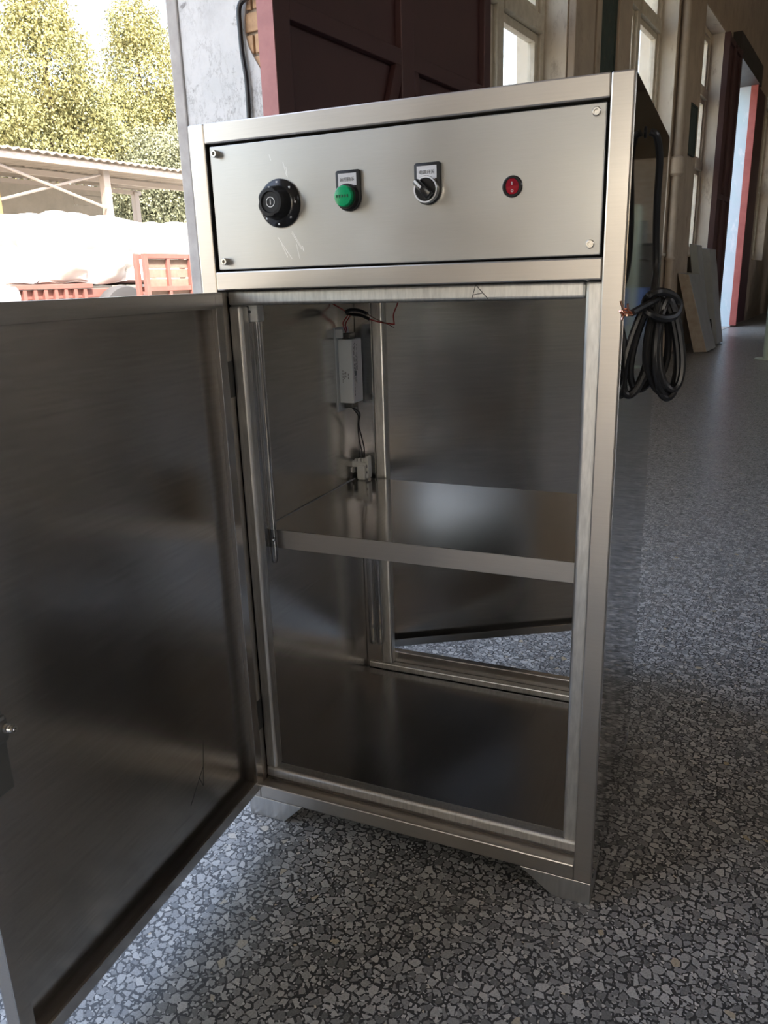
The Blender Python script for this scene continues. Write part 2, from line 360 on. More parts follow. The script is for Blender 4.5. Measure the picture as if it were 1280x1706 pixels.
# window reveals, the daylight on them put into a cream colour
for (a, b, z0, z1) in WINS[:3]:
    bobj('window_reveal', [((-TH, b-0.012, z0), (-0.004, b+0.001, z1)), ((-TH, a-0.001, z0), (-0.004, a+0.012, z1)), ((-TH, a+0.012, z1-0.012), (-0.004, b-0.012, z1+0.001)), ((-TH, a+0.012, z0-0.001), (0.03, b-0.012, z0+0.02))], M['reveal'], wall_left, smooth=False)

bobj('doorway_reveal', [((-TH, 12.742, 0), (-0.004, 12.752, 3.42))], M['bluewall'], wall_left)
bobj('door_sill', [((-TH, 10.86, 0.0), (0.0, 12.74, 0.004))], M['cement'], wall_left)

def window(name, a, b, z0, z1, rails, mulls, label, fo=-0.15):
    w = bpy.data.objects.new(name, None); COL.objects.link(w); w.location = WALL_P; w.rotation_euler = (0, 0, WALL_R)
    w['kind'] = 'structure'; w['label'] = label
    a += 0.013; b -= 0.013; z0 += 0.021; z1 -= 0.013; t = 0.065
    for lo, hi in (((a, z0), (a+t, z1)), ((b-t, z0), (b, z1)), ((a+t, z0), (b-t, z0+t)), ((a+t, z1-t), (b-t, z1))):
        bobj('frame_bar', [((fo-0.08, lo[0], lo[1]), (fo, hi[0], hi[1]))], M['creamwood'], w, 0.004)
    xs = [a+t] + [m for m in mulls] + [b-t]; zs = [z0+t] + [r for r in rails] + [z1-t]
    for m_ in mulls: bobj('mullion', [((fo-0.075, m_-0.045, z0+t), (fo+0.01, m_+0.045, z1-t))], M['creamwood'], w, 0.006)
    for r_ in rails:
        for i in range(len(xs)-1):
            l = xs[i]+(0.045 if i else 0); h = xs[i+1]-(0.045 if i < len(xs)-2 else 0)
            bobj('transom', [((fo-0.075, l, r_-0.05), (fo+0.02, h, r_+0.05))], M['creamwood'], w, 0.006)
    for i in range(len(xs)-1):
        for j in range(len(zs)-1):
            l = xs[i]+(0.045 if i else 0); h = xs[i+1]-(0.045 if i < len(xs)-2 else 0)
            c = zs[j]+(0.05 if j else 0); d = zs[j+1]-(0.05 if j < len(zs)-2 else 0)
            bobj('sash', [((fo-0.07, l, c), (fo-0.02, l+0.05, d)), ((fo-0.07, h-0.05, c), (fo-0.02, h, d)), ((fo-0.07, l+0.05, c), (fo-0.02, h-0.05, c+0.05)), ((fo-0.07, l+0.05, d-0.05), (fo-0.02, h-0.05, d))], M['creamwood'], w, 0.003)
            bobj('pane', [((fo-0.05, l+0.05, c+0.05), (fo-0.046, h-0.05, d-0.05))], M['pane'], w, smooth=False)
    return w
window('window_1', *WINS[0], [2.36], [4.02], 'cream window right behind the maroon gate leaf')
window('window_2', *WINS[1], [2.05, 3.02], [6.98], 'tall cream window above the right corner of the steel cabinet')
window('window_3', *WINS[2], [2.06, 2.84], [9.66], 'narrow cream window beside the far doorway')
for i, w in enumerate(WINS[3:]): window('window_%d' % (i+4), *w, [2.2], [(w[0]+w[1])/2], 'cream window further along the hall wall')

# far end, near end, opposite wall
struct(bobj('wall_back', [((-0.35, S1, 0), (ROOM_O+0.3, S1+0.3, HT))], M['hallwall'], wall=True, smooth=False), 'tan end wall of the hall')
FD = (2.0, 5.2, 3.6)  # unseen doorway, added and sized to light the control panel
struct(bobj('wall_front', [((-0.35, S0-0.3, 0), (FD[0], S0, HT)), ((FD[1], S0-0.3, 0), (ROOM_O+0.3, S0, HT)), ((FD[0], S0-0.3, FD[2]), (FD[1], S0, HT))], M['hallwall'], wall=True, smooth=False), 'tan wall behind the viewpoint, its wide doorway added for light')
RW_LIGHT_OPS = [(-10.4, -9.0), (-1.4, 0.0), (4.6, 6.0), (11.0, 12.4)]  # unseen high openings, added to brighten the hall
RWZ = (2.9, 4.3); rb = []; s = S0
for a, b in RW_LIGHT_OPS:
    rb += [((ROOM_O, s, 0), (ROOM_O+0.3, a, HT)), ((ROOM_O, a, 0), (ROOM_O+0.3, b, RWZ[0])), ((ROOM_O, a, RWZ[1]), (ROOM_O+0.3, b, HT))]; s = b
rb.append(((ROOM_O, s, 0), (ROOM_O+0.3, S1, HT)))
struct(bobj('wall_right', rb, M['hallwall'], wall=True, smooth=False), 'tan long wall opposite the gate, its high openings added for light')
struct(bobj('ground', [((ROOM_O+0.3, S0-0.4, -0.2), (60, 90, -0.03))], M['ground'], wall=True), 'pale concrete yard beyond the opposite wall')
struct(bobj('ground', [((-0.35, -60, -0.2), (60, S0-0.4, -0.03))], M['ground'], wall=True), 'pale concrete yard behind the hall')

# daylight sampling portals in the openings, seen and added
def portal(o, s, z, w, h, into):
    l = bpy.data.lights.new('opening_portal', 'AREA'); l.shape = 'RECTANGLE'; l.size = w; l.size_y = h; l.cycles.is_portal = True
    p = bpy.data.objects.new('opening_portal', l); COL.objects.link(p)
    p.location = wp(o, s, z); d = Matrix.Rotation(WALL_R, 3, 'Z') @ Vector(into); p.rotation_euler = d.to_track_quat('-Z', 'Z').to_euler()
for a, b, z0, z1 in [GATE, DOORWAY] + WINS: portal(-TH-0.01, (a+b)/2, (z0+z1)/2, b-a, z1-z0, (1, 0, 0))
for a, b in RW_LIGHT_OPS: portal(ROOM_O+0.31, (a+b)/2, (RWZ[0]+RWZ[1])/2, b-a, RWZ[1]-RWZ[0], (-1, 0, 0))
portal((FD[0]+FD[1])/2, S0-0.31, FD[2]/2, FD[1]-FD[0], FD[2], (0, 1, 0))

# ------------------------------------------------------------------ maroon gate leaf folded back against the wall
def gate_leaf(name, label, s0, s1, z1, o, rails, stile, edge_m=None):
    g = bpy.data.objects.new(name, None); COL.objects.link(g); g.location = WALL_P; g.rotation_euler = (0, 0, WALL_R)
    g['kind'] = 'structure'; g['label'] = label
    bobj('sheet', [((o-0.035, s0+0.002, 0.04), (o-0.03, s1, z1))], M['maroon'], g, smooth=False)
    bobj('edge_stile', [((o-0.06, s0-0.03, 0.03), (o, s0+0.055, z1+0.01))], M['maroon'], g, 0.004)
    bobj('edge_strip', [((o-0.062, s0-0.034, 0.03), (o+0.001, s0-0.0305, z1+0.01))], edge_m or M['maroonlit'], g)
    bobj('hinge_stile', [((o-0.03, s1-0.07, 0.03), (o, s1, z1+0.01))], M['maroon'], g, 0.004)
    bobj('middle_stile', [((o-0.03, stile-0.05, 0.1), (o, stile+0.05, z1-0.06))], M['maroon'], g, 0.004)
    for r in rails:
        for a, b in ((s0+0.055, stile-0.05), (stile+0.05, s1-0.07)):
            bobj('rail', [((o-0.03, a, r-0.03), (o-0.002, b, r+0.03))], M['maroon'], g, 0.003)
    return g
leaf = gate_leaf('door_1', 'dark maroon steel gate leaf behind the cabinet', 1.55, 3.16, 3.35, 0.18, [0.07, 1.67, 3.31], 2.365)
for sg in (-1, 1):
    bm = bmesh.new(); A = Vector((0.17, 2.365+sg*0.05, 1.66)); B = Vector((0.17, 2.365+sg*0.72, 0.12)); d = (B-A).normalized(); q = Vector((0, -d.z, d.y))
    vs = [A-q*0.03, A+q*0.03, B+q*0.03, B-q*0.03]
    prism(bm, [(v.y, v.z) for v in vs], 0, 0.152, 0.176); obj('brace', bm, M['maroon'], leaf, 0.003)
leaf2 = gate_leaf('door_2', 'dark maroon door leaf folded open beside the far doorway', 9.92, 10.86, 3.40, 0.12, [0.07, 1.7, 3.36], 10.38, M['maroon'])
g = bpy.data.objects.new('door_3', None); COL.objects.link(g); g.location = WALL_P; g.rotation_euler = (0, 0, WALL_R)
g['kind'] = 'structure'; g['label'] = 'maroon leaf, daylight put into its red edge, on the far side of the doorway'
bobj('edge_stile', [((-0.012, 12.70, 0.02), (0.085, 12.735, 3.40))], M['redpaint_litedge'], g, 0.004)  # redder than the maroon sheet: daylight on the edge put into its colour
bobj('sheet', [((0.02, 12.77, 0.04), (0.06, 13.75, 3.38))], M['maroon'], g, 0.003)
struct(bobj('trim_1', [((-TH, 10.80, 3.36), (0.10, 12.90, 3.62))], M['machine'], wall=True), 'dark lintel beam over the far doorway')
struct(bobj('wall_outside', [((-3.75, 12.0, -0.05), (-3.55, 30, 4.2))], M['bluewall'], wall=True, smooth=False), 'pale blue outside wall seen through the far doorway')

# ------------------------------------------------------------------ small things on and against the window wall
bm = bmesh.new()
sweep(bm, smooth_path([(0.085, 1.590, 1.722), (0.03, 1.588, 1.724), (0.0, 1.587, 1.715), (-0.013, 1.587, 1.69), (-0.014, 1.588, 1.63), (-0.012, 1.588, 1.57), (-0.002, 1.588, 1.49), (-0.002, 1.588, 1.40), (-0.006, 1.588, 1.25), (-0.004, 1.588, 0.90), (-0.008, 1.588, 0.45), (-0.005, 1.588, 0.04)], 6), 0.0085, 10)
tag(obj('wall_cable', bm, M['rubber'], wall=True), 'black cable running down the whitewashed pier', 'cable')
def notice(label, s0, s1, z0, z1, o):
    t = thing('painted_board', label, 'board', (o, (s0+s1)/2, z0), wall=True); h = (s1-s0)/2
    bobj('panel', [((0, -h+0.02, 0.02), (0.015, h-0.02, z1-z0-0.02))], M['darkgreen'], t, 0.002)
    for lo, hi in (((0, -h, 0), (0.025, -h+0.02, z1-z0)), ((0, h-0.02, 0), (0.025, h, z1-z0)), ((0, -h+0.02, 0), (0.025, h-0.02, 0.02)), ((0, -h+0.02, z1-z0-0.02), (0.025, h-0.02, z1-z0))):
        bobj('frame_strip', [(lo, hi)], M['darkgreen'], t, 0.002)
notice('tall weathered dark green board on the pier above the cabinet', 5.36, 5.75, 1.25, 3.4, 0.0)
notice('small dark green board low on the pier next to the narrow window', 8.45, 8.78, 2.0, 2.48, 0.022)
t = thing('wall_pipe', 'plaster coloured vertical pipe with a bulky joint on the far pier', 'pipe', (-0.075, 7.92, 0), wall=True)
bm = bmesh.new(); cyl(bm, (0.125, 0, 0), (0.125, 0, 3.9), 0.04, 14); obj('pipe', bm, M['pipe'], t)
bm = bmesh.new(); lathe(bm, [(0.05, 0), (0.075, 0.02), (0.08, 0.10), (0.07, 0.16), (0.05, 0.18)], (0.125, 0, 1.74), (0, 0, 1), 14); obj('joint', bm, M['pipe'], t)
bm = bmesh.new(); lathe(bm, [(0.055, 0), (0.055, 0.025)], (0.125, 0, 0.96), (0, 0, 1), 14); obj('clamp', bm, M['pipe'], t)

def leaning(label, s0, s1, b0, b1, t0, t1, h, m_face, m_edge, slot=False):
    """board leaning on the wall: foot between b0..b1 and head between t0..t1 (distance from the wall)"""
    t = thing('leaning_panel', label, 'panel', (0, s0, 0), wall=True, group='panels leaning on the window wall'); L = s1-s0
    bm = bmesh.new(); prism(bm, [(b0, 0.002), (b1, 0.012), (t1, h-0.02), (t0, h)], 1, 0.006, L); obj('board', bm, m_face, t, 0.006, smooth=False)
    bm = bmesh.new(); prism(bm, [(b0+0.004, 0.006), (b1-0.004, 0.015), (t1-0.004, h-0.026), (t0+0.004, h-0.006)], 1, 0.0, 0.006); obj('end_face', bm, m_edge, t, smooth=False)
    if slot: f = lambda z, k: b0 + (t0-b0)*z/h + (b1-b0)*k; bm = bmesh.new(); prism(bm, [(f(0.16, 0.45), 0.16), (f(0.16, 0.62), 0.16), (f(0.30, 0.62), 0.30), (f(0.30, 0.45), 0.30)], 1, -0.001, 0.0); obj('slot', bm, M['dark'], t, smooth=False)
leaning('short worn board with a tan end, leaning nearest the camera', 8.33, 8.90, 0.275, 0.41, 0.052, 0.17, 0.83, M['greypanel'], M['woodpanel'])
leaning('tall pale grey panel leaning between the short board and the slotted panel', 9.02, 9.30, 0.20, 0.29, 0.012, 0.10, 1.14, M['greypanel'], M['palepanel'])
leaning('tall grey metal panel with a dark slot near its foot', 9.33, 9.72, 0.25, 0.355, 0.07, 0.185, 1.10, M['greypanel'], M['greypanel'], slot=True)
t = thing('old_machine', 'oily black machine standing beyond the far doorway', 'machine', (1.1, 15.2, 0), wall=True)
bobj('base', [((-0.5, -0.7, 0), (0.5, 0.7, 0.5))], M['machine'], t, 0.03)
bobj('body', [((-0.35, -0.45, 0.5), (0.35, 0.45, 1.35))], M['machine'], t, 0.05)
bm = bmesh.new(); lathe(bm, [(0.05, 0), (0.40, 0), (0.42, 0.03), (0.42, 0.09), (0.36, 0.10), (0.33, 0.05), (0.08, 0.05), (0.07, 0.14), (0, 0.14)], (0.0, -0.72, 0.72), (0, -1, 0), 28); obj('flywheel', bm, M['machine'], t)
bm = bmesh.new(); cyl(bm, (0, 0, 1.35), (0, 0, 1.75), 0.12, 16); obj('column', bm, M['machine'], t)
t = thing('tan_cupboard', 'tan cupboard standing behind the black machine', 'cupboard', (0.95, 17.2, 0), wall=True)
bobj('body', [((-0.5, -0.4, 0.1), (0.5, 0.4, 3.0))], M['woodpanel'], t, 0.01)
for x0 in (-0.49, 0.01):
    d_ = bobj('door', [((x0, -0.425, 0.15), (x0+0.48, -0.40, 2.95))], M['woodpanel'], t, 0.005)
    bobj('handle', [((x0+(0.42 if x0 < 0 else 0.04), -0.445, 1.4), (x0+(0.44 if x0 < 0 else 0.06), -0.425, 1.6))], M['machine'], d_, 0.003)
for sx in (-0.42, 0.36): bobj('leg', [((sx, -0.3, 0), (sx+0.06, 0.3, 0.1))], M['machine'], t)
# things down the hall that only the polished side sheet reflects
for i, (x, y, h, lab) in enumerate(((1.28, 6.7, 1.42, 'pale green post further from the hall windows'), (1.02, 7.6, 1.40, 'pale green post nearer the hall windows'))):
    t = thing('bollard_post', lab, 'post', (x, y, 0), group='pale green posts')
    bm = bmesh.new(); lathe(bm, [(0.04, 0.012), (0.04, h-0.06), (0.034, h-0.025), (0.018, h-0.005), (0, h)], n=18); obj('shaft', bm, M['palegreen'], t)
    bm = bmesh.new(); lathe(bm, [(0.11, 0), (0.11, 0.012)], n=18); obj('base_plate', bm, M['palegreen'], t, 0.002)
t = thing('fire_box', 'red fire box on the tan end wall', 'box', (4.2, S1-0.18, 1.9), wall=True)
bobj('case', [((-0.35, 0, 0), (0.35, 0.16, 0.9))], M['redpaint_litedge'], t, 0.01); bobj('door', [((-0.31, -0.015, 0.04), (0.31, 0.0, 0.86))], M['redpaint_litedge'], t, 0.004)
t = thing('storage_crate', 'blue plastic crate on the hall floor by the end wall', 'crate', (2.1, 13.5, 0))
for lo, hi in (((-0.3, -0.4, 0.0), (0.3, 0.4, 0.03)),): bobj('bottom', [(lo, hi)], M['bluecrate'], t)
for lo, hi in (((-0.3, -0.4, 0.03), (-0.27, 0.4, 0.6)), ((0.27, -0.4, 0.03), (0.3, 0.4, 0.6)), ((-0.27, -0.4, 0.03), (0.27, -0.37, 0.6)), ((-0.27, 0.37, 0.03), (0.27, 0.4, 0.6))): bobj('side', [(lo, hi)], M['bluecrate'], t, 0.004)

# ------------------------------------------------------------------ THE CABINET
W, D, H, T = 0.55, 0.45, 1.033, 0.024
ZF, ZP, ZR = 0.036, 0.8535, 0.8297
cab = thing('steel_cabinet', 'open brushed stainless steel cabinet with a control panel on top', 'cabinet')
F = M['frame']
def tube(lo, hi, name='frame_tube', m=F, b=0.0018): return bobj(name, [(lo, hi)], m, cab, b)
E_ = 0.0006
# front ring
tube((0, 0, ZF), (T, T, H), 'front_post'); tube((W-T, 0, ZF), (W, T, H), 'front_post')
tube((T, 0, H-T), (W-T, T, H), 'front_rail'); tube((T, 0, ZR), (W-T, T, ZP), 'front_rail'); tube((T, 0, ZF), (W-T, T, ZF+T), 'front_rail')
# rear ring and depth tubes
tube((0, D-T, ZF), (T, D, H), 'rear_post'); tube((W-T, D-T, ZF), (W, D, H), 'rear_post')
tube((T, D-T, H-T), (W-T, D, H), 'rear_rail')
for x in (0, W-T):
    tube((x, T, H-T), (x+T, D-T, H), 'depth_rail'); tube((x, T, ZF), (x+T, D-T, ZF+T), 'depth_rail')
# skins
bobj('top_sheet', [((T+E_, T+E_, H-0.003), (W-T-E_, D-T-E_, H-0.001))], F, cab)
bobj('side_sheet', [((W-0.0006, 0.004, ZF+0.002), (W+0.0008, D-0.001, H-0.002))], M['side'], cab, smooth=False)
bobj('side_sheet', [((-0.0008, 0.004, ZF+0.002), (0.0006, D-0.001, H-0.002))], M['side'], cab, smooth=False)
bobj('side_lining', [((T-0.002, 0.044, ZF+T+0.004), (T, D-T, 0.82))], M['inner'], cab, smooth=False)
bobj('side_lining', [((W-T, 0.044, ZF+T+0.004), (W-T+0.002, D-T, 0.82))], M['inner'], cab, smooth=False)
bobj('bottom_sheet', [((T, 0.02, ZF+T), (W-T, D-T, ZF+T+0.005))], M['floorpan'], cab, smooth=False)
bobj('chamber_ceiling', [((T, 0.024, 0.8345), (W-T, D-T, 0.8365))], M['inner'], cab, smooth=False)
bobj('rear_cover', [((T, D-0.004, 0.82), (W-T, D-0.002, H-T))], M['inner'], cab, smooth=False)
# door stops (20 mm bars with a rounded inner edge)
y0, y1 = 0.0215, 0.0425
sw = 0.0205
for lo, hi in (((T, y0, ZF+T+sw), (T+sw, y1, ZR-sw)), ((W-T-sw, y0, ZF+T+sw), (W-T, y1, ZR)), ((T, y0, ZF+T), (W-T, y1, ZF+T+sw)), ((T, y0, ZR-sw), (W-T-sw, y1, ZR))):
    bobj('door_stop', [(lo, hi)], M['stop'], cab, 0.0045, seg=4)
# rear frame seen through the chamber
bobj('rear_jamb', [((T, D-T-0.004, ZF+T+0.006), (0.058, D-T+0.018, 0.82))], M['inner'], cab, 0.0015)
bobj('rear_stop', [((0.058, D-T-0.008, ZF+T+0.02), (0.082, D-T+0.012, 0.82))], M['stop'], cab, 0.004, seg=3)
bobj('rear_jamb', [((W-0.058, D-T-0.004, ZF+T+0.006), (W-T, D-T+0.018, 0.82))], M['inner'], cab, 0.0015)
bobj('rear_sill', [((0.03, D-T-0.008, ZF+T+0.006), (W-0.03, D-T+0.008, 0.0795))], M['stop'], cab, 0.002)
bobj('rear_sill', [((0.03, D-T+0.008, ZF), (W-0.03, D, 0.103))], M['inner'], cab, 0.002)
bm = bmesh.new(); lathe(bm, [(0.0055, 0), (0.0055, 0.004), (0.0095, 0.004), (0.0095, 0.010), (0.0055, 0.012)], (W-0.07, D-T-0.004, 0.5225), (0, -1, 0), 18); obj('grommet', bm, M['black'], cab)
# corner feet: bent plates
def foot(sx, sy):
    bm = bmesh.new(); x0 = 0 if sx < 0 else W; y0_ = 0 if sy < 0 else D; dx = 1 if sx < 0 else -1; dy = 1 if sy < 0 else -1
    f = lambda t: x0 + dx*t; g = lambda t: y0_ + dy*t
    q = [(f(0.0005), 0.0), (f(0.052 if sx > 0 else 0.064), 0.0), (f(0.099), ZF-0.0005), (f(0.0005), ZF-0.0005)]
    prism(bm, q, 1, g(0.0005), g(0.0035))
    q = [(g(0.0036), 0.0), (g(0.055), 0.0), (g(0.095), ZF-0.0005), (g(0.0036), ZF-0.0005)]
    prism(bm, q, 0, f(0.0005), f(0.0035))
    obj('foot', bm, M['foot'], cab, 0.0006, smooth=False)
for sx in (-1, 1):
    for sy in (-1, 1): foot(sx, sy)
# shelf: folded tray
ZS = 0.4755
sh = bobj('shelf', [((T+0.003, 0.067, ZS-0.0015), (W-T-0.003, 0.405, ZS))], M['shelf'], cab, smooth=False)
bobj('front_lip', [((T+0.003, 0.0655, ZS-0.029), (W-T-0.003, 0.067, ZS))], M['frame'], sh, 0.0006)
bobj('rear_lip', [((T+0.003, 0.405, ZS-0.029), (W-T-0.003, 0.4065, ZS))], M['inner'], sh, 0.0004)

# front door: folded tray swung open about its left edge
door = bpy.data.objects.new('front_door', None); COL.objects.link(door); door.parent = cab; door.location = (0.032, -0.0012, 0); door.rotation_euler = (0, 0, R(2.477))
DW, DZ0, DZ1, DT, LP = 0.4975, 0.0622, 0.8275, 0.0185, 0.0175
# outer sheet with folded rim and lip, each fold its own piece
bobj('door_sheet', [((-DT, -DW, DZ0), (-DT+0.0015, 0, DZ1))], M['doorsheet'], door, smooth=False)
for lo, hi in (((-DT+0.0015, -DW, DZ0), (-0.0012, -DW+0.0012, DZ1)), ((-DT+0.0015, -0.0012, DZ0), (-0.0012, 0, DZ1)), ((-DT+0.0015, -DW+0.0012, DZ0), (-0.0012, -0.0012, DZ0+0.0012)), ((-DT+0.0015, -DW+0.0012, DZ1-0.0012), (-0.0012, -0.0012, DZ1))):
    bobj('door_rim', [(lo, hi)], M['frame'], door, 0.0003)
for lo, hi in (((-0.0012, -DW, DZ0), (0, -DW+LP, DZ1)), ((-0.0012, -LP, DZ0), (0, 0, DZ1)), ((-0.0012, -DW+LP, DZ0), (0, -LP, DZ0+LP)), ((-0.0012, -DW+LP, DZ1-LP-0.003), (0, -LP, DZ1))):
    bobj('door_lip', [(lo, hi)], M['doorsheet'], door, 0.0003)
for hz in (0.71, 0.18):
    bm = bmesh.new(); cyl(bm, (-0.012, 0.0035, hz-0.028), (-0.012, 0.0035, hz+0.028), 0.0032, 12); obj('hinge', bm, M['darkmetal'], door)
    bobj('hinge_shade_leaf', [((T, 0.004, hz-0.025), (T+0.0015, 0.0205, hz+0.025))], M['darkmetal'], cab)  # dark hinge pieces, their tone also stands for shadow and reflection there
# cam lock on the free edge
bobj('lock_plate', [((-0.001, -0.484, 0.372), (0.004, -0.4535, 0.458))], M['lockgrey'], door, 0.002)
bobj('lock_case', [((0.004, -0.482, 0.428), (0.013, -0.4555, 0.456))], M['lockgrey'], door, 0.004)
bm = bmesh.new(); lathe(bm, [(0.005, 0), (0.005, 0.002), (0.0036, 0.002), (0.0036, 0.006), (0.0042, 0.0062), (0.0036, 0.0075), (0.0042, 0.009), (0.0036, 0.0105), (0.0036, 0.012), (0.002, 0.012), (0.0016, 0.010), (0, 0.010)], (0.013, -0.4605, 0.4435), (1, 0, 0), 14); obj('lock_screw', bm, M['chrome'], door)
def strokes(name, segs, m, parent, fn, w=0.0009, lift=0.0003):
    bm = bmesh.new()
    for a, b in segs:
        a = Vector(a); b = Vector(b); d = (b-a).normalized(); q = Vector((-d.y, d.x))*w/2
        vs = [bm.verts.new(fn(p, lift)) for p in (a-q, a+q, b+q, b-q)]; vt = [bm.verts.new(fn(p, 0.00005)) for p in (a-q, a+q, b+q, b-q)]
        bm.faces.new(vs)
        for i in range(4): bm.faces.new((vs[i], vt[i], vt[(i+1) % 4], vs[(i+1) % 4]))
    return obj(name, bm, m, parent, smooth=False)
# pencilled letter A on the door and on the top stop
strokes('pencil_mark', [((0.128, 0.178), (0.166, 0.138)), ((0.128, 0.178), (0.122, 0.216)), ((0.140, 0.165), (0.133, 0.148)), ((0.133, 0.148), (0.122, 0.216))], M['scribe'], door, lambda p, l: Vector((-DT+0.0015+l, -p.x, p.y)))
strokes('pencil_mark', [((0.372, 0.8115), (0.377, 0.828)), ((0.377, 0.828), (0.392, 0.8118)), ((0.374, 0.8165), (0.386, 0.8185))], M['scribe'], cab, lambda p, l: Vector((p.x, y0-l, p.y)))

# rear door, ajar: hinged at the rear left, swung outwards
rd = bpy.data.objects.new('rear_door', None); COL.objects.link(rd); rd.parent = cab; rd.location = (0.052, 0.4535, 0); rd.rotation_euler = (0, 0, R(31.3))
RW, RZ0, RZ1 = 0.490, 0.097, 0.80
bobj('door_sheet', [((0, 0.0165, RZ0), (RW, 0.018, RZ1))], M['inner'], rd, smooth=False)
for lo, hi in (((0, 0.0012, RZ0), (0.0012, 0.0165, RZ1)), ((RW-0.0012, 0.0012, RZ0), (RW, 0.0165, RZ1)), ((0.0012, 0.0012, RZ0), (RW-0.0012, 0.0165, RZ0+0.0012)), ((0.0012, 0.0012, RZ1-0.0012), (RW-0.0012, 0.0165, RZ1))): bobj('door_rim', [(lo, hi)], M['inner'], rd)
for lo, hi in (((0, 0, RZ0), (0.016, 0.0012, RZ1)), ((RW-0.016, 0, RZ0), (RW, 0.0012, RZ1)), ((0.016, 0, RZ0), (RW-0.016, 0.0012, RZ0+0.016)), ((0.016, 0, RZ1-0.016), (RW-0.016, 0.0012, RZ1))): bobj('door_lip', [(lo, hi)], M['inner'], rd)

# ---- control plate and its fittings
PY = 0.0035                                                   # front of the plate
cp = bobj('control_plate', [((T+0.0042, PY, ZP+0.0022), (W-T-0.0035, PY+0.012, H-T-0.0026))], M['plate'], cab, 0.0012, seg=3)
bobj('gap_shade_sheet', [((T, 0.019, ZP), (W-T, 0.021, H-T))], M['dark'], cab)  # black sheet standing in for shade round the control plate
for x, z, ln in ((0.0395, 0.9965, 0.0085), (0.0415, 0.8662, 0.0085), (0.5125, 0.9977, 0.004), (0.5116, 0.8674, 0.004)):
    bm = bmesh.new(); lathe(bm, [(0.0046, 0), (0.0046, ln-0.0008), (0.0038, ln), (0.0023, ln), (0.0021, ln-0.003), (0, ln-0.003)], (x, PY, z), (0, -1, 0), 18); obj('cap_screw', bm, M['screw'], cp)
scr = [((0.135, 0.98), (0.139, 0.964)), ((0.139, 0.974), (0.140, 0.962)), ((0.116, 0.99), (0.118, 0.983)), ((0.142, 0.899), (0.158, 0.874)), ((0.1415, 0.897), (0.1545, 0.877)), ((0.156, 0.881), (0.158, 0.874)), ((0.121, 0.893), (0.140, 0.866)), ((0.126, 0.884), (0.134, 0.868)), ((0.147, 0.885), (0.151, 0.866))]
strokes('scratches', scr, M['scratch'], cp, lambda p, l: Vector((p.x, PY-l*0.4, p.y)), 0.0004)['kind'] = 'stuff'
# rotary thermostat knob
KX, KZ = 0.128, 0.9325
kn = bpy.data.objects.new('rotary_knob', None); COL.objects.link(kn); kn.parent = cab; kn.location = (KX, PY, KZ)
bm = bmesh.new(); lathe(bm, [(0.0288, 0), (0.0288, 0.003), (0.0275, 0.005), (0.0200, 0.009)], n=48, axis=(0, -1, 0)); obj('dial_skirt', bm, M['blackgloss'], kn)
bm = bmesh.new(); n = 60
rings = []
for h, r, sc_ in ((0.0065, 0.0205, 0), (0.012, 0.0200, 1), (0.020, 0.0190, 1), (0.0245, 0.0180, 1), (0.0262, 0.0162, 0.6), (0.0265, 0.0125, 0), (0.0245, 0.0118, 0), (0.0245, 0.0, 0)):
    if r == 0: rings.append([bm.verts.new((0, -h, 0))]); continue
    ring = []
    for i in range(n):
        a = 2*math.pi*i/n; rr = r - sc_*0.0022*max(0, math.cos(3*(a-math.pi/2)))**6
        ring.append(bm.verts.new((rr*math.cos(a), -h, rr*math.sin(a))))
    rings.append(ring)
for a, b in zip(rings, rings[1:]):
    for i in range(n):
        j = (i+1) % n
        bm.faces.new((a[i], a[j], b[0])) if len(b) == 1 else bm.faces.new((a[i], a[j], b[j], b[i]))
obj('grip', bm, M['black'], kn)
def ring_mesh(name, r0, r1, y, m, parent, n=40, th=0.0004, a0=0, a1=2*math.pi, c=(0, 0)):
    bm = bmesh.new(); k = n if a1-a0 > 6.28 else n+1; L = []
    for i in range(k):
        a = a0 + (a1-a0)*i/n; ca, sa = math.cos(a), math.sin(a)
        L.append([bm.verts.new((c[0]+r*ca, yy, c[1]+r*sa)) for r, yy in ((r0, y), (r0, y-th), (r1, y-th), (r1, y))])
    for i in range(n if k == n else n):
        a, b = L[i], L[(i+1) % k] if k == n else L[i+1]
        for q in range(4): bm.faces.new((a[q], b[q], b[(q+1) % 4], a[(q+1) % 4]))
    return obj(name, bm, m, parent)
ring_mesh('cap_ring', 0.0052, 0.0061, -0.0245, M['white'], kn)
bobj('cap_mark', [((-0.0004, -0.0249, -0.003), (0.0006, -0.0245, 0.003))], M['white'], kn)
kn.children[-1].rotation_euler = (0, R(35), 0)
bobj('pointer_mark', [((-0.0007, -0.0262, 0.0135), (0.0007, -0.0215, 0.0178))], M['white'], kn)
for i, a in enumerate((90, 45, 0, -45, -90, -135, 135)):
    bm = bmesh.new(); x = 0.0243*math.cos(R(a)); z = 0.0243*math.sin(R(a)); box(bm, (x-0.0013, -0.0071, z-0.0013), (x+0.0013, -0.0060, z+0.0013)); obj('dial_number', bm, M['white'], kn, 0.0004)

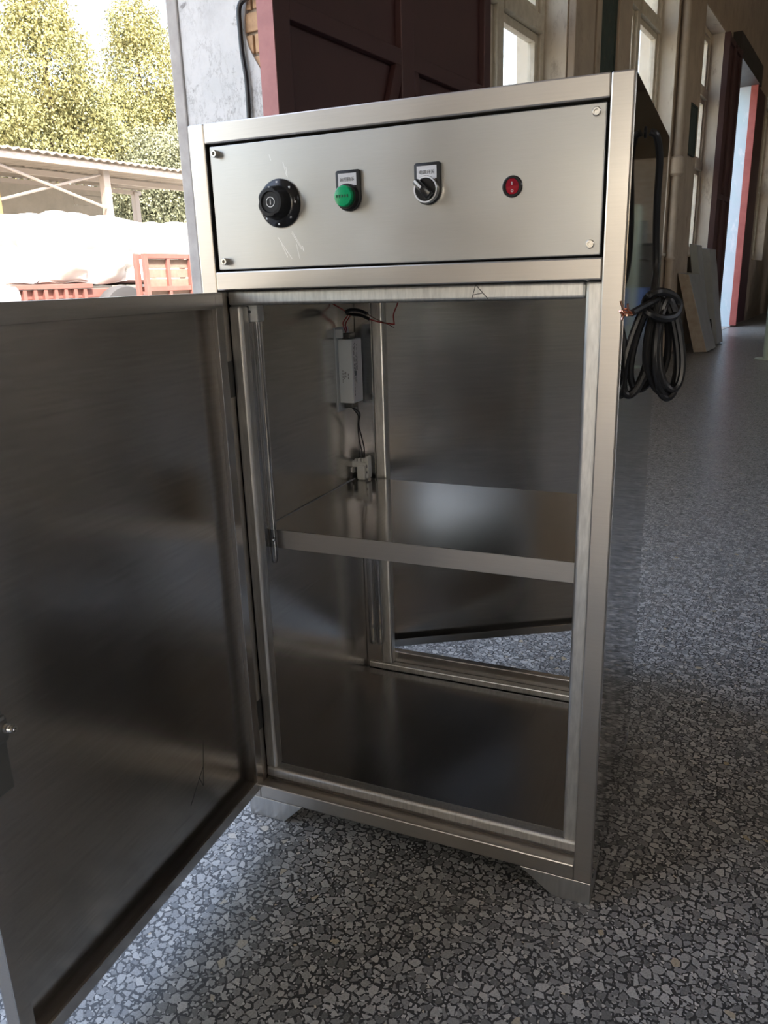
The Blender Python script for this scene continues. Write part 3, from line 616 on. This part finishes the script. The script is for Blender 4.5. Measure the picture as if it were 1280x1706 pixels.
def tag_holder(parent, cx, z_top, wd, zc, text):
    """black legend holder: rectangle with a rounded lower end round the hole"""
    bm = bmesh.new(); r = wd/2; pts = [(-r+0.002, z_top), (-r, z_top-0.002), (-r, zc)]
    pts += [(r*math.cos(math.pi+math.pi*i/16), zc+r*math.sin(math.pi+math.pi*i/16)) for i in range(1, 16)] + [(r, zc), (r, z_top-0.002), (r-0.002, z_top)]
    prism(bm, [(cx+a, b) for a, b in pts], 1, PY-0.0045, PY)
    obj('legend_holder', bm, M['black'], parent, 0.0005)
    bobj('legend_paper', [((cx-r+0.0035, PY-0.0047, z_top-0.0175), (cx+r-0.0045, PY-0.0044, z_top-0.0035))], M['paper'], parent)
    mt = Matrix.Translation((cx-0.0005, PY-0.0049, z_top-0.0105)) @ Matrix.Rotation(R(90), 4, 'X')
    text_mesh('legend_text', text, 0.0048, M['ink'], parent, mt, 0.0001)
# green indicator
il = bpy.data.objects.new('indicator_light', None); COL.objects.link(il); il.parent = cab
LX, LZ = 0.2245, 0.9335; tag_holder(il, LX, 0.9635, 0.032, LZ, '运行指示')
bm = bmesh.new(); lathe(bm, [(0.0148, 0.0045), (0.0148, 0.009), (0.0138, 0.012), (0.0128, 0.012)], (LX, PY, LZ), (0, -1, 0), 36); obj('bezel', bm, M['black'], il)
bm = bmesh.new(); lathe(bm, [(0.0126, 0.0105), (0.0126, 0.015), (0.0122, 0.016)], (LX, PY, LZ), (0, -1, 0), 36); obj('lens_rim', bm, M['greendark'], il)
bm = bmesh.new(); lathe(bm, [(0.0120, 0.0155), (0.0119, 0.0185), (0.0108, 0.0200), (0.006, 0.0206), (0, 0.0208)], (LX, PY, LZ), (0, -1, 0), 36); obj('lens', bm, M['green'], il)
for i in range(5):
    bobj('lamp_chip', [((LX-0.0085+i*0.0035, PY-0.0212, LZ-0.0016), (LX-0.0065+i*0.0035, PY-0.0206, LZ+0.0014))], M['greendark'], il, 0.0002)
# selector switch
ss = bpy.data.objects.new('selector_switch', None); COL.objects.link(ss); ss.parent = cab
SX, SZ = 0.3255, 0.9345; tag_holder(ss, SX, 0.9638, 0.032, SZ, '电源开关')
bm = bmesh.new(); lathe(bm, [(0.0150, 0.0045), (0.0150, 0.0095), (0.0142, 0.011), (0.0135, 0.011)], (SX, PY, SZ), (0, -1, 0), 40); obj('bezel', bm, M['chrome'], ss)
ring_mesh('bezel_ring', 0.0126, 0.0142, PY-0.0108, M['white'], ss, c=(SX, SZ), th=0.0008)
bm = bmesh.new(); lathe(bm, [(0.0126, 0.008), (0.0126, 0.0115), (0.0118, 0.0125), (0, 0.0125)], (SX, PY, SZ), (0, -1, 0), 36); obj('knob_base', bm, M['blackgloss'], ss)
hm = Matrix.Translation((SX, PY, SZ)) @ Matrix.Rotation(R(-(135-90)), 4, 'Y')
bm = bmesh.new()
prism(bm, [(-0.0048, -0.0115), (0.0048, -0.0115), (0.0036, 0.0125), (-0.0036, 0.0125)], 1, -0.0235, -0.0125)
for v in bm.verts: v.co = hm @ v.co
obj('handle', bm, M['blackgloss'], ss, 0.0012)
bm = bmesh.new(); box(bm, (-0.0013, -0.0240, 0.0012), (0.0013, -0.0234, 0.0122), hm); obj('handle_stripe', bm, M['white'], ss, 0.0002)
# round red rocker
rk = bpy.data.objects.new('rocker_switch', None); COL.objects.link(rk); rk.parent = cab
RX, RZ = 0.4244, 0.9315
bm = bmesh.new(); lathe(bm, [(0.0115, 0), (0.0115, 0.0012), (0.0105, 0.0022), (0.0088, 0.0022), (0.0085, 0.0005), (0, 0.0005)], (RX, PY, RZ), (0, -1, 0), 36); obj('bezel', bm, M['blackgloss'], rk)
bm = bmesh.new(); cols = 20; pts = []
for i in range(cols+1):
    z = -0.0078 + 0.0156*i/cols; hw = math.sqrt(max(1e-9, 0.0084**2 - z*z))*0.86; yy = -0.0012 - 0.0022*(abs(z)/0.008)**1.5 - 0.0012*(z/0.008)
    pts.append([bm.verts.new((RX-hw, PY+yy, RZ+z)), bm.verts.new((RX+hw, PY+yy, RZ+z)), bm.verts.new((RX+hw, PY+0.0, RZ+z)), bm.verts.new((RX-hw, PY+0.0, RZ+z))])
for a, b in zip(pts, pts[1:]):
    for q in range(4): bm.faces.new((a[q], a[(q+1) % 4], b[(q+1) % 4], b[q]))
bm.faces.new(pts[0]); bm.faces.new(pts[-1][::-1]); obj('rocker', bm, M['redrock'], rk)
bobj('on_mark', [((RX-0.0003, PY-0.0042, RZ+0.0015), (RX+0.0003, PY-0.0022, RZ+0.0048))], M['white'], rk)
ring_mesh('off_mark', 0.0010, 0.0014, PY-0.0020, M['white'], rk, 20, 0.0006, c=(RX, RZ-0.0045))

# ---- lamps: twin quartz tubes in ceramic sockets
def u_lamp(name, p1, p2, z0, z1, r, label):
    t = bpy.data.objects.new(name, None); COL.objects.link(t); t.parent = cab; t['label'] = label
    for (x, y) in (p1, p2):
        bm = bmesh.new(); lathe(bm, [(0, z0), (r*0.6, z0+0.0015), (r, z0+0.006), (r, z1), (r*0.7, z1)], (x, y, 0), (0, 0, 1), 14); obj('glass_tube', bm, M['quartz'], t)
        bm = bmesh.new(); cyl(bm, (x, y, z0+0.012), (x, y, z0+0.034), 0.0006, 6); obj('electrode_wire', bm, M['chrome'], t)
        bm = bmesh.new(); lathe(bm, [(0.0007, 0), (r*0.5, 0.003), (r*0.5, 0.006), (0.0007, 0.008)], (x, y, z0+0.034), (0, 0, 1), 8); obj('filament', bm, M['chrome'], t)
    return t
l1 = u_lamp('twin_tube_lamp', (0.0345, 0.0525), (0.0480, 0.0560), 0.425, 0.79, 0.0062, 'clear twin tube lamp hanging in front of the shelf')
bobj('lamp_base', [((0.0265, 0.045, 0.786), (0.0555, 0.0635, 0.8335))], M['ceramic'], l1, 0.002)
for i, (x, z) in enumerate(((0.040, 0.806), (0.0435, 0.800), (0.038, 0.799))):
    bm = bmesh.new(); lathe(bm, [(0.0022, 0), (0.0022, 0.0008)], (x, 0.045, z), (0, -1, 0), 8); obj('base_screw', bm, M['print'], l1)
l2 = u_lamp('twin_tube_lamp', (0.0440, 0.4085), (0.0600, 0.4100), 0.125, 0.445, 0.0068, 'clear twin tube lamp standing at the rear below the shelf')
# rear socket on the shelf corner
sk = bpy.data.objects.new('lamp_socket', None); COL.objects.link(sk); sk.parent = cab; sk.location = (0.044, 0.393, ZS)
bobj('socket_body', [((-0.010, -0.008, 0.0), (0.008, 0.009, 0.030))], M['ceramic'], sk, 0.004, seg=3)
bobj('socket_shoulder', [((-0.021, -0.006, 0.024), (0.014, 0.009, 0.036))], M['ceramic'], sk, 0.003, seg=3)
bobj('socket_wing', [((-0.0225, -0.004, 0.012), (-0.0185, 0.006, 0.024))], M['ceramic'], sk, 0.001)
bobj('socket_flange', [((0.009, -0.008, 0.004), (0.0145, 0.009, 0.046))], M['ceramic'], sk, 0.002)
for i, x in enumerate((-0.015, -0.008, 0.0, 0.005)): bobj('terminal', [((x, -0.005, 0.035), (x+0.005, 0.003, 0.040+0.001*i))], M['ceramic'], sk, 0.0008)
bobj('flange_slot', [((0.0105, -0.0085, 0.014), (0.0130, -0.0078, 0.019))], M['print'], sk)
bobj('flange_slot', [((0.0110, -0.0085, 0.025), (0.0130, -0.0078, 0.031))], M['print'], sk)

# ---- ballast on the left lining
bl = bpy.data.objects.new('ballast', None); COL.objects.link(bl); bl.parent = cab
bobj('mounting_plate', [((T, 0.338, 0.612), (T+0.0022, 0.392, 0.760))], M['ballast'], bl, 0.0004)
bobj('ballast_case', [((T+0.0022, 0.346, 0.6275), (0.0535, 0.386, 0.7395))], M['ballast'], bl, 0.0012)
bobj('label_sheet', [((0.0535, 0.348, 0.631), (0.0538, 0.385, 0.737))], M['ballastlabel'], bl)
pr = []
for (y, a, b) in ((0.352, 0.640, 0.731), (0.356, 0.665, 0.733), (0.360, 0.662, 0.712), (0.364, 0.685, 0.730)):
    z = a
    while z < b:
        l = random.uniform(0.003, 0.009); pr.append(((0.0538, y, z), (0.0540, y+0.0016, min(z+l, b)))); z += l+random.uniform(0.001, 0.004)
pr.append(((0.0538, 0.353, 0.676), (0.0540, 0.362, 0.684)))
for (x, a, b) in ((0.0335, 0.664, 0.686), (0.0365, 0.670, 0.684), (0.0395, 0.673, 0.684), (0.0440, 0.670, 0.681)):
    z = a
    while z < b:
        l = random.uniform(0.002, 0.005); pr.append(((x, 0.3457, z), (x+0.0013, 0.3460, min(z+l, b)))); z += l+0.0015
bobj('label_print', pr, M['print'], bl, smooth=False)['kind'] = 'stuff'
for z in (0.7395, 0.6175): bobj('terminal_block', [((0.030, 0.355, z), (0.046, 0.377, z+0.010))], M['darkmetal'], bl, 0.001)
bobj('plate_ear', [((T+0.0022, 0.3395, 0.742), (0.040, 0.3412, 0.757))], M['ballast'], bl, 0.0004)
# ---- wiring inside
def wire(name, pts, r, m, k=6):
    bm = bmesh.new(); sweep(bm, smooth_path(pts, k), r, 7); return obj(name, bm, m, cab)
wire('red_wire', [(0.026, 0.33, 0.802), (0.032, 0.34, 0.796), (0.046, 0.345, 0.7865), (0.050, 0.35, 0.780)], 0.0011, M['redwire'])
wire('red_wire', [(0.050, 0.35, 0.784), (0.042, 0.352, 0.776), (0.034, 0.356, 0.768), (0.033, 0.36, 0.760), (0.036, 0.362, 0.750)], 0.0011, M['redwire'])
wire('red_wire', [(0.053, 0.352, 0.783), (0.046, 0.354, 0.775), (0.038, 0.358, 0.766), (0.037, 0.364, 0.752)], 0.0010, M['redwire'])
wire('black_sleeve', [(0.048, 0.34, 0.786), (0.058, 0.338, 0.790), (0.074, 0.336, 0.789), (0.091, 0.334, 0.7835)], 0.0029, M['rubber'])
wire('black_sleeve', [(0.048, 0.342, 0.784), (0.060, 0.341, 0.782), (0.078, 0.339, 0.780), (0.093, 0.338, 0.774)], 0.0029, M['rubber'])
wire('brown_wire', [(0.091, 0.334, 0.7835), (0.105, 0.335, 0.775), (0.122, 0.336, 0.768), (0.139, 0.336, 0.760)], 0.0007, M['brownwire'])
wire('red_wire', [(0.093, 0.338, 0.774), (0.112, 0.338, 0.769), (0.137, 0.338, 0.7655), (0.1385, 0.338, 0.768), (0.138, 0.338, 0.782), (0.146, 0.338, 0.80), (0.150, 0.338, 0.82)], 0.0011, M['redwire'])
wire('black_wire', [(0.040, 0.366, 0.617), (0.052, 0.372, 0.606), (0.044, 0.382, 0.585), (0.046, 0.388, 0.560), (0.049, 0.392, 0.535), (0.047, 0.393, 0.514)], 0.0012, M['rubber'])
wire('black_wire', [(0.038, 0.368, 0.617), (0.046, 0.378, 0.600), (0.041, 0.386, 0.580), (0.040, 0.390, 0.555), (0.043, 0.393, 0.532), (0.044, 0.394, 0.514)], 0.0012, M['rubber'])
# cable gland on the right side
bm = bmesh.new(); lathe(bm, [(0.0065, 0), (0.0065, 0.0012), (0.005, 0.0015)], (W+0.0008, 0.112, 0.990), (1, 0, 0), 14); obj('cable_gland', bm, M['black'], cab)

# ------------------------------------------------------------------ power cable, coiled and hung beside the cabinet
pc = thing('power_cable', 'black power cable coiled in a bundle hanging on the cabinet side', 'cable', (W, 0.112, 0.990))
o0 = Vector((W, 0.112, 0.990))
def cpath(pts): return [Vector(p)-o0 for p in pts]
bm = bmesh.new()
sweep(bm, smooth_path(cpath([(0.556, 0.112, 0.990), (0.563, 0.115, 0.985), (0.567, 0.125, 0.962), (0.566, 0.140, 0.92), (0.566, 0.155, 0.88), (0.568, 0.160, 0.84), (0.570, 0.130, 0.818), (0.574, 0.085, 0.806)]), 8), 0.0042, 10)
obj('lead', bm, M['rubber'], pc)
def loop(c, a, hw, hh, tilt, lean, r=0.0041):
    """one turn of the coil: a teardrop hanging from c, its plane turned by a about z"""
    pts = []; N = 12
    for i in range(N):
        t = 2*math.pi*i/N; x = hw*math.sin(t)*(1-0.28*math.cos(t)); z = hh*math.cos(t)-hh
        x += tilt*z
        pts.append(Vector((x*math.cos(a)+lean*z, x*math.sin(a), z))+Vector(c)-o0)
    bm = bmesh.new(); sweep(bm, smooth_path(pts, 5, True), r, 8, True); return obj('coil_turn', bm, M['rubber'], pc)
TOP = (0.580, 0.055, 0.807)
for i, (dx, dy, dz, a, hw, hh, tl, ln) in enumerate((
        (-0.007, 0.00, 0.000, 30, 0.013, 0.054, 0.10, 0.08), (-0.004, 0.01, -0.004, 45, 0.018, 0.050, 0.05, 0.06), (-0.002, 0.00, 0.002, 15, 0.012, 0.056, 0.14, 0.06),
        (0.004, 0.01, 0.000, 50, 0.022, 0.054, -0.05, -0.06), (0.008, 0.005, -0.003, 30, 0.014, 0.055, -0.04, -0.06), (0.010, 0.012, -0.006, 62, 0.026, 0.050, -0.06, -0.08),
        (0.013, 0.01, -0.002, 55, 0.022, 0.053, 0.0, -0.05), (0.003, 0.008, 0.001, 48, 0.016, 0.046, 0.02, -0.02), (0.012, 0.004, -0.001, 25, 0.013, 0.051, -0.08, -0.04))):
    loop((TOP[0]+dx, TOP[1]+dy, TOP[2]+dz), R(a), hw, hh, tl, ln)
bm = bmesh.new(); sweep(bm, smooth_path(cpath([(0.568, 0.05, 0.802), (0.573, 0.04, 0.811), (0.583, 0.045, 0.815), (0.595, 0.06, 0.811), (0.603, 0.07, 0.800), (0.600, 0.06, 0.788), (0.588, 0.04, 0.786), (0.574, 0.03, 0.793)]), 6, True), 0.0046, 8, True)
obj('coil_wrap', bm, M['rubber'], pc)
bm = bmesh.new(); sweep(bm, smooth_path(cpath([(0.580, 0.05, 0.806), (0.573, 0.03, 0.802), (0.566, 0.010, 0.798), (0.560, -0.004, 0.7945)]), 5), 0.004, 8); obj('stripped_end', bm, M['rubber'], pc)
for i in range(7):
    bm = bmesh.new(); a = Vector((0.560, -0.004, 0.7945)); e = a + Vector((random.uniform(-0.012, -0.003), random.uniform(-0.016, -0.008), random.uniform(-0.008, 0.014)))
    mid = (a+e)/2 + Vector((random.uniform(-0.003, 0.003), random.uniform(-0.004, 0.004), random.uniform(-0.005, 0.005)))
    sweep(bm, smooth_path([a-o0, mid-o0, e-o0], 4), 0.0013, 6); obj('copper_strand', bm, M['copper'], pc)

# ------------------------------------------------------------------ the yard outside the gate
# shed with a corrugated roof
sd = thing('open_shed', 'open shed with a corrugated roof and crossed braces', 'shed', (-12, 11.2, 0), wall=True)
bm = bmesh.new(); NX = 240; Y0, Y1 = -9.0, 4.6; prevr = None
for i in range(NX+1):
    y = Y0+(Y1-Y0)*i/NX; zz = 0.022*math.sin(2*math.pi*(y-Y0)/0.2)
    r_ = [bm.verts.new((0.35, y, 3.34+zz)), bm.verts.new((-4.2, y, 3.52+zz)), bm.verts.new((-4.2, y, 3.49+zz)), bm.verts.new((0.35, y, 3.31+zz))]
    if prevr:
        for q in range(4): bm.faces.new((prevr[q], prevr[(q+1) % 4], r_[(q+1) % 4], r_[q]))
    prevr = r_
obj('roof_sheet', bm, M['sheet'], sd)
for y in (-8.6, -4.3, 0.0, 4.4):
    for x in (0.0, -4.0): bobj('post', [((x-0.08, y-0.08, 0), (x+0.08, y+0.08, 3.25 if x == 0 else 3.40))], M['shedpost'], sd, 0.01)
for x in (0.25, -1.9, -4.0): bobj('purlin', [((x-0.04, Y0, 3.17-0.04*x), (x+0.04, Y1, 3.275-0.04*x))], M['shedpost'], sd)
def bar(name, a, b, w, m, parent):
    bm = bmesh.new(); sweep(bm, [a, b], w, 6); return obj(name, bm, m, parent)
bar('brace', (0.0, -0.1, 3.1), (0.0, -2.9, 2.35), 0.028, M['shedpost'], sd); bar('brace', (0.06, -0.1, 2.46), (0.06, -2.6, 3.12), 0.028, M['shedpost'], sd)
bobj('back_wall', [((-4.1, -8.9, 0), (-4.0, 2.35, 3.44))], M['shedwall'], sd, smooth=False)
for i in range(14): bobj('slat', [((-4.05, 2.36, 0.02+i*0.245), (-4.0-0.012*(i % 2), 3.6, 0.26+i*0.245))], M['shedwall'], sd)
# trailer with a tarped load
tr = thing('flatbed_trailer', 'haze-paled red flatbed trailer under a white tarped load', 'trailer', (-7.2, 6.6, 0), wall=True)
bobj('bed', [((-2.0, -3.4, 0.74), (0.05, 1.9, 0.86))], M['redtruck'], tr, 0.01)
for z_ in (0.66, 0.865): bobj('side_rail', [((0.05, -3.4, z_), (0.11, 0.0, z_+0.06))], M['redtruck'], tr, 0.006)
for i in range(22): bobj('stake_pocket', [((0.05, -3.3+i*0.15, 0.72), (0.10, -3.25+i*0.15, 0.86))], M['redtruck'], tr)
for y in (0.36, -2.6):
    for x, sg in ((0.12, 1), (-2.07, -1)):
        bm = bmesh.new(); lathe(bm, [(0.19, 0.02), (0.33, 0.0), (0.44, 0.02), (0.46, 0.06), (0.46, 0.18), (0.44, 0.22), (0.33, 0.235), (0.19, 0.22)], (x, y, 0.43), (sg, 0, 0), 32); wh = obj('wheel', bm, M['tyre'], tr)
        bm = bmesh.new(); lathe(bm, [(0.02, 0.13), (0.10, 0.15), (0.19, 0.19), (0.235, 0.238), (0.255, 0.238), (0.23, 0.17), (0.0, 0.12)], (x, y, 0.43), (sg, 0, 0), 32); obj('rim', bm, M['rim'], wh)
bobj('axle', [((-2.0, 0.5, 0.36), (0.0, 0.6, 0.44))], M['tyre'], tr); bobj('axle', [((-2.0, -2.65, 0.36), (0.0, -2.55, 0.44))], M['tyre'], tr)
# tarp: a crumpled cover, one continuous sheet
def tarp(name, label, loc, dims, seed, mtl, base=0.0):
    rg = np.random.default_rng(seed); bm = bmesh.new(); bmesh.ops.create_cube(bm, size=1); bmesh.ops.subdivide_edges(bm, edges=bm.edges, cuts=54, use_grid_fill=True)
    from mathutils import noise as mn
    for v in bm.verts:
        c = v.co.copy(); p = Vector((c.x*dims[0], c.y*dims[1], (c.z+0.5)*dims[2]))
        for ax in (0, 1):
            k_ = max(0, (p.z/dims[2]-0.86)/0.14); 
            if k_ > 0: p[ax] *= 1-0.07*k_*k_/(1 if ax == 0 else 6)
        nz = mn.noise_vector(p*1.1+Vector((seed, 0, 0)))*0.10 + mn.noise_vector(p*3.1+Vector((0, seed, 0)))*0.08 + mn.noise_vector(p*8+Vector((0, 0, seed)))*0.03
        rid = abs(mn.noise(p*2.3+Vector((seed*2, 1, 0))))
        p += Vector((nz.x+0.20*rid, nz.y, nz.z*0.7)) * (1 if p.z > 0.02 else 0.6)
        v.co = p
    o = obj(name, bm, mtl); o.location = wp(*loc); o.rotation_euler = (0, 0, WALL_R); return tag(o, label, 'tarp')
tarp('tarp_cover', 'crumpled white tarp over the load on the red trailer', (-8.10, 6.70, 0.94), (1.70, 5.90, 0.86), 3, M['tarp'])
tarp('tarp_cover', 'low white wrapped bundle on the ground at the left edge', (-6.3, 3.85, 0.0), (0.8, 1.5, 0.93), 9, M['tarp'])
# red crate with boards
ct = thing('red_crate', 'red framed crate with brown boards beside the trailer wheel', 'crate', (-6.25, 7.15, 0), wall=True)
for y in (-0.43, 0.37):
    for x in (-0.16, 0.0): bobj('corner_post', [((x, y, 0.0), (x+0.06, y+0.06, 1.27))], M['redtruck'], ct, 0.004)
for z in (0.06, 0.40, 0.80, 1.21):
    bobj('rail', [((0.0, -0.37, z), (0.05, 0.37, z+0.06))], M['redtruck'], ct, 0.004); bobj('rail', [((-0.16, -0.37, z), (-0.12, 0.37, z+0.06))], M['redtruck'], ct, 0.004)
for i in range(9): bobj('board', [((-0.02, -0.40, 0.10+i*0.124), (-0.004, 0.40, 0.21+i*0.124))], M['slats'], ct, 0.004)
bobj('rail', [((0.0, -0.03, 0.12), (0.045, 0.02, 1.21))], M['redtruck'], ct, 0.004)
yp = thing('marker_post', 'yellow post standing beside the shed at the left edge', 'post', (-10.6, 7.72, 0), wall=True)
bm = bmesh.new(); lathe(bm, [(0.09, 0), (0.09, 2.62), (0.06, 2.66), (0, 2.66)], n=14); obj('shaft', bm, M['yellow'], yp)
bm = bmesh.new(); lathe(bm, [(0.16, 0), (0.16, 0.03)], n=14); obj('base_plate', bm, M['yellow'], yp)

def tree(name, label, o, s, trunk_h, r0, blobs, n_strand, mtl, lean=(0, 0), leaf=(0.105, 0.030), seed=0):
    n_strand = int(n_strand*1.9); rg = np.random.default_rng(seed); t = thing(name, label, 'tree', (o, s, -0.03), wall=True, group='trees beyond the shed')
    bm = bmesh.new(); top = Vector((lean[0], lean[1], trunk_h))
    sweep(bm, smooth_path([(0, 0, 0), (lean[0]*0.2, lean[1]*0.25, trunk_h*0.35), (lean[0]*0.6, lean[1]*0.6, trunk_h*0.7), top], 4), [r0*(1-0.45*i/12) for i in range(13)], 10); obj('trunk', bm, M['bark'], t)
    for c, rad, w in blobs:
        bm = bmesh.new(); c_ = Vector(c); mid = (top+c_)/2 + Vector(rg.normal(0, 0.25, 3)); pth = smooth_path([top-Vector((0, 0, trunk_h*0.15)), mid, c_], 5)
        sweep(bm, pth, [r0*0.5*(1-0.85*i/(len(pth)-1)) for i in range(len(pth))], 7); obj('branch', bm, M['bark'], t)
    ws = np.array([b[2] for b in blobs], float); ws /= ws.sum(); V = []; 
    for (c, rad, w), cnt in zip(blobs, (ws*n_strand).astype(int)):
        d = rg.normal(size=(cnt, 3)); d /= np.linalg.norm(d, axis=1)[:, None]; rr = rg.uniform(0.25, 1.0, cnt)**0.45
        st = np.array(c) + d*rr[:, None]*np.array(rad); K = 7
        dirs = np.stack([rg.normal(0, 0.25, cnt)+d[:, 0]*0.25, rg.normal(0, 0.25, cnt)+d[:, 1]*0.25, -np.ones(cnt)*rg.uniform(0.5, 1.1, cnt)], 1); ln = rg.uniform(0.3, 1.1, cnt)
        for k in range(K):
            p = st + dirs*(ln*k/K)[:, None] + rg.normal(0, 0.05, (cnt, 3))
            ax = dirs*0.6 + rg.normal(0, 0.5, (cnt, 3)); ax /= np.linalg.norm(ax, axis=1)[:, None]
            sd_ = np.cross(ax, rg.normal(size=(cnt, 3))); sd_ /= np.linalg.norm(sd_, axis=1)[:, None]
            L = leaf[0]*rg.uniform(0.6, 1.3, cnt)[:, None]; B = leaf[1]*rg.uniform(0.7, 1.3, cnt)[:, None]
            V.append(np.stack([p, p+ax*L*0.5+sd_*B, p+ax*L, p+ax*L*0.5-sd_*B], 1))
    V = np.concatenate(V).reshape(-1, 3); nq = len(V)//4
    me = bpy.data.meshes.new('foliage'); me.vertices.add(len(V)); me.vertices.foreach_set('co', V.ravel()); me.loops.add(nq*4); me.loops.foreach_set('vertex_index', np.arange(nq*4))
    me.polygons.add(nq); me.polygons.foreach_set('loop_start', np.arange(nq)*4); me.polygons.foreach_set('loop_total', np.full(nq, 4)); me.update(); me.materials.append(mtl)
    f = bpy.data.objects.new('foliage', me); COL.objects.link(f); f.parent = t; f['kind'] = 'stuff'
tree('willow_tree', 'large yellow green willow at the left behind the shed', -20.5, 16.3, 4.4, 0.28, [((0, 0.2, 7.4), (1.8, 1.6, 1.8), 3), ((0.2, -1.9, 5.9), (1.5, 1.4, 1.4), 2), ((0, 1.5, 5.9), (1.5, 1.2, 1.5), 2), ((0.3, 0.2, 8.9), (0.9, 0.9, 0.9), 0.8), ((0, 0, 5.2), (1.6, 2.2, 1.1), 1.5)], 4300, M['leafA'], (0, 0.3), seed=1)
tree('willow_tree', 'yellow green willow partly hidden by the whitewashed pier', -21.5, 21.6, 4.6, 0.25, [((0, 0.2, 8.2), (1.8, 1.5, 2.0), 3), ((0, -1.0, 6.4), (1.4, 1.1, 1.6), 2), ((0, 1.5, 6.8), (1.6, 1.5, 1.8), 2), ((0, -0.2, 9.9), (1.0, 0.8, 1.0), 0.8)], 3200, M['leafA'], (0, -0.3), seed=2)
tree('bushy_tree', 'grey green bushy tree low behind the shed roof', -19.2, 19.7, 3.2, 0.2, [((0, 0.1, 5.0), (1.3, 1.5, 1.1), 2), ((0, -1.2, 4.4), (1.2, 1.1, 0.8), 1), ((0, 1.6, 4.7), (1.2, 1.0, 1.0), 1.2)], 2600, M['leafB'], (0, 0), leaf=(0.09, 0.034), seed=3)
tree('willow_tree', 'leafy willow whose dark trunk shows under the shed roof', -19.4, 21.0, 4.6, 0.24, [((0.3, 0.6, 5.6), (1.3, 1.2, 1.2), 2), ((0, -1.4, 3.6), (1.1, 1.3, 1.0), 1.6)], 2400, M['leafB'], (0, 0.5), seed=4)
tree('willow_tree', 'drooping willow filling the far left edge of the yard', -22.0, 14.0, 4.0, 0.26, [((0, 0, 6.3), (1.8, 2.0, 1.8), 3), ((0, 1.6, 5.4), (1.4, 1.2, 1.2), 1.2)], 2600, M['leafA'], (0, 0), seed=5)
tree('bushy_tree', 'low dark green bush seen beneath the shed roof', -24.0, 23.0, 2.0, 0.2, [((0, 0, 3.2), (1.6, 2.6, 1.6), 2), ((0, -2.6, 2.8), (1.5, 1.8, 1.4), 1.4)], 2600, M['leafB'], (0, 0), leaf=(0.13, 0.045), seed=6)
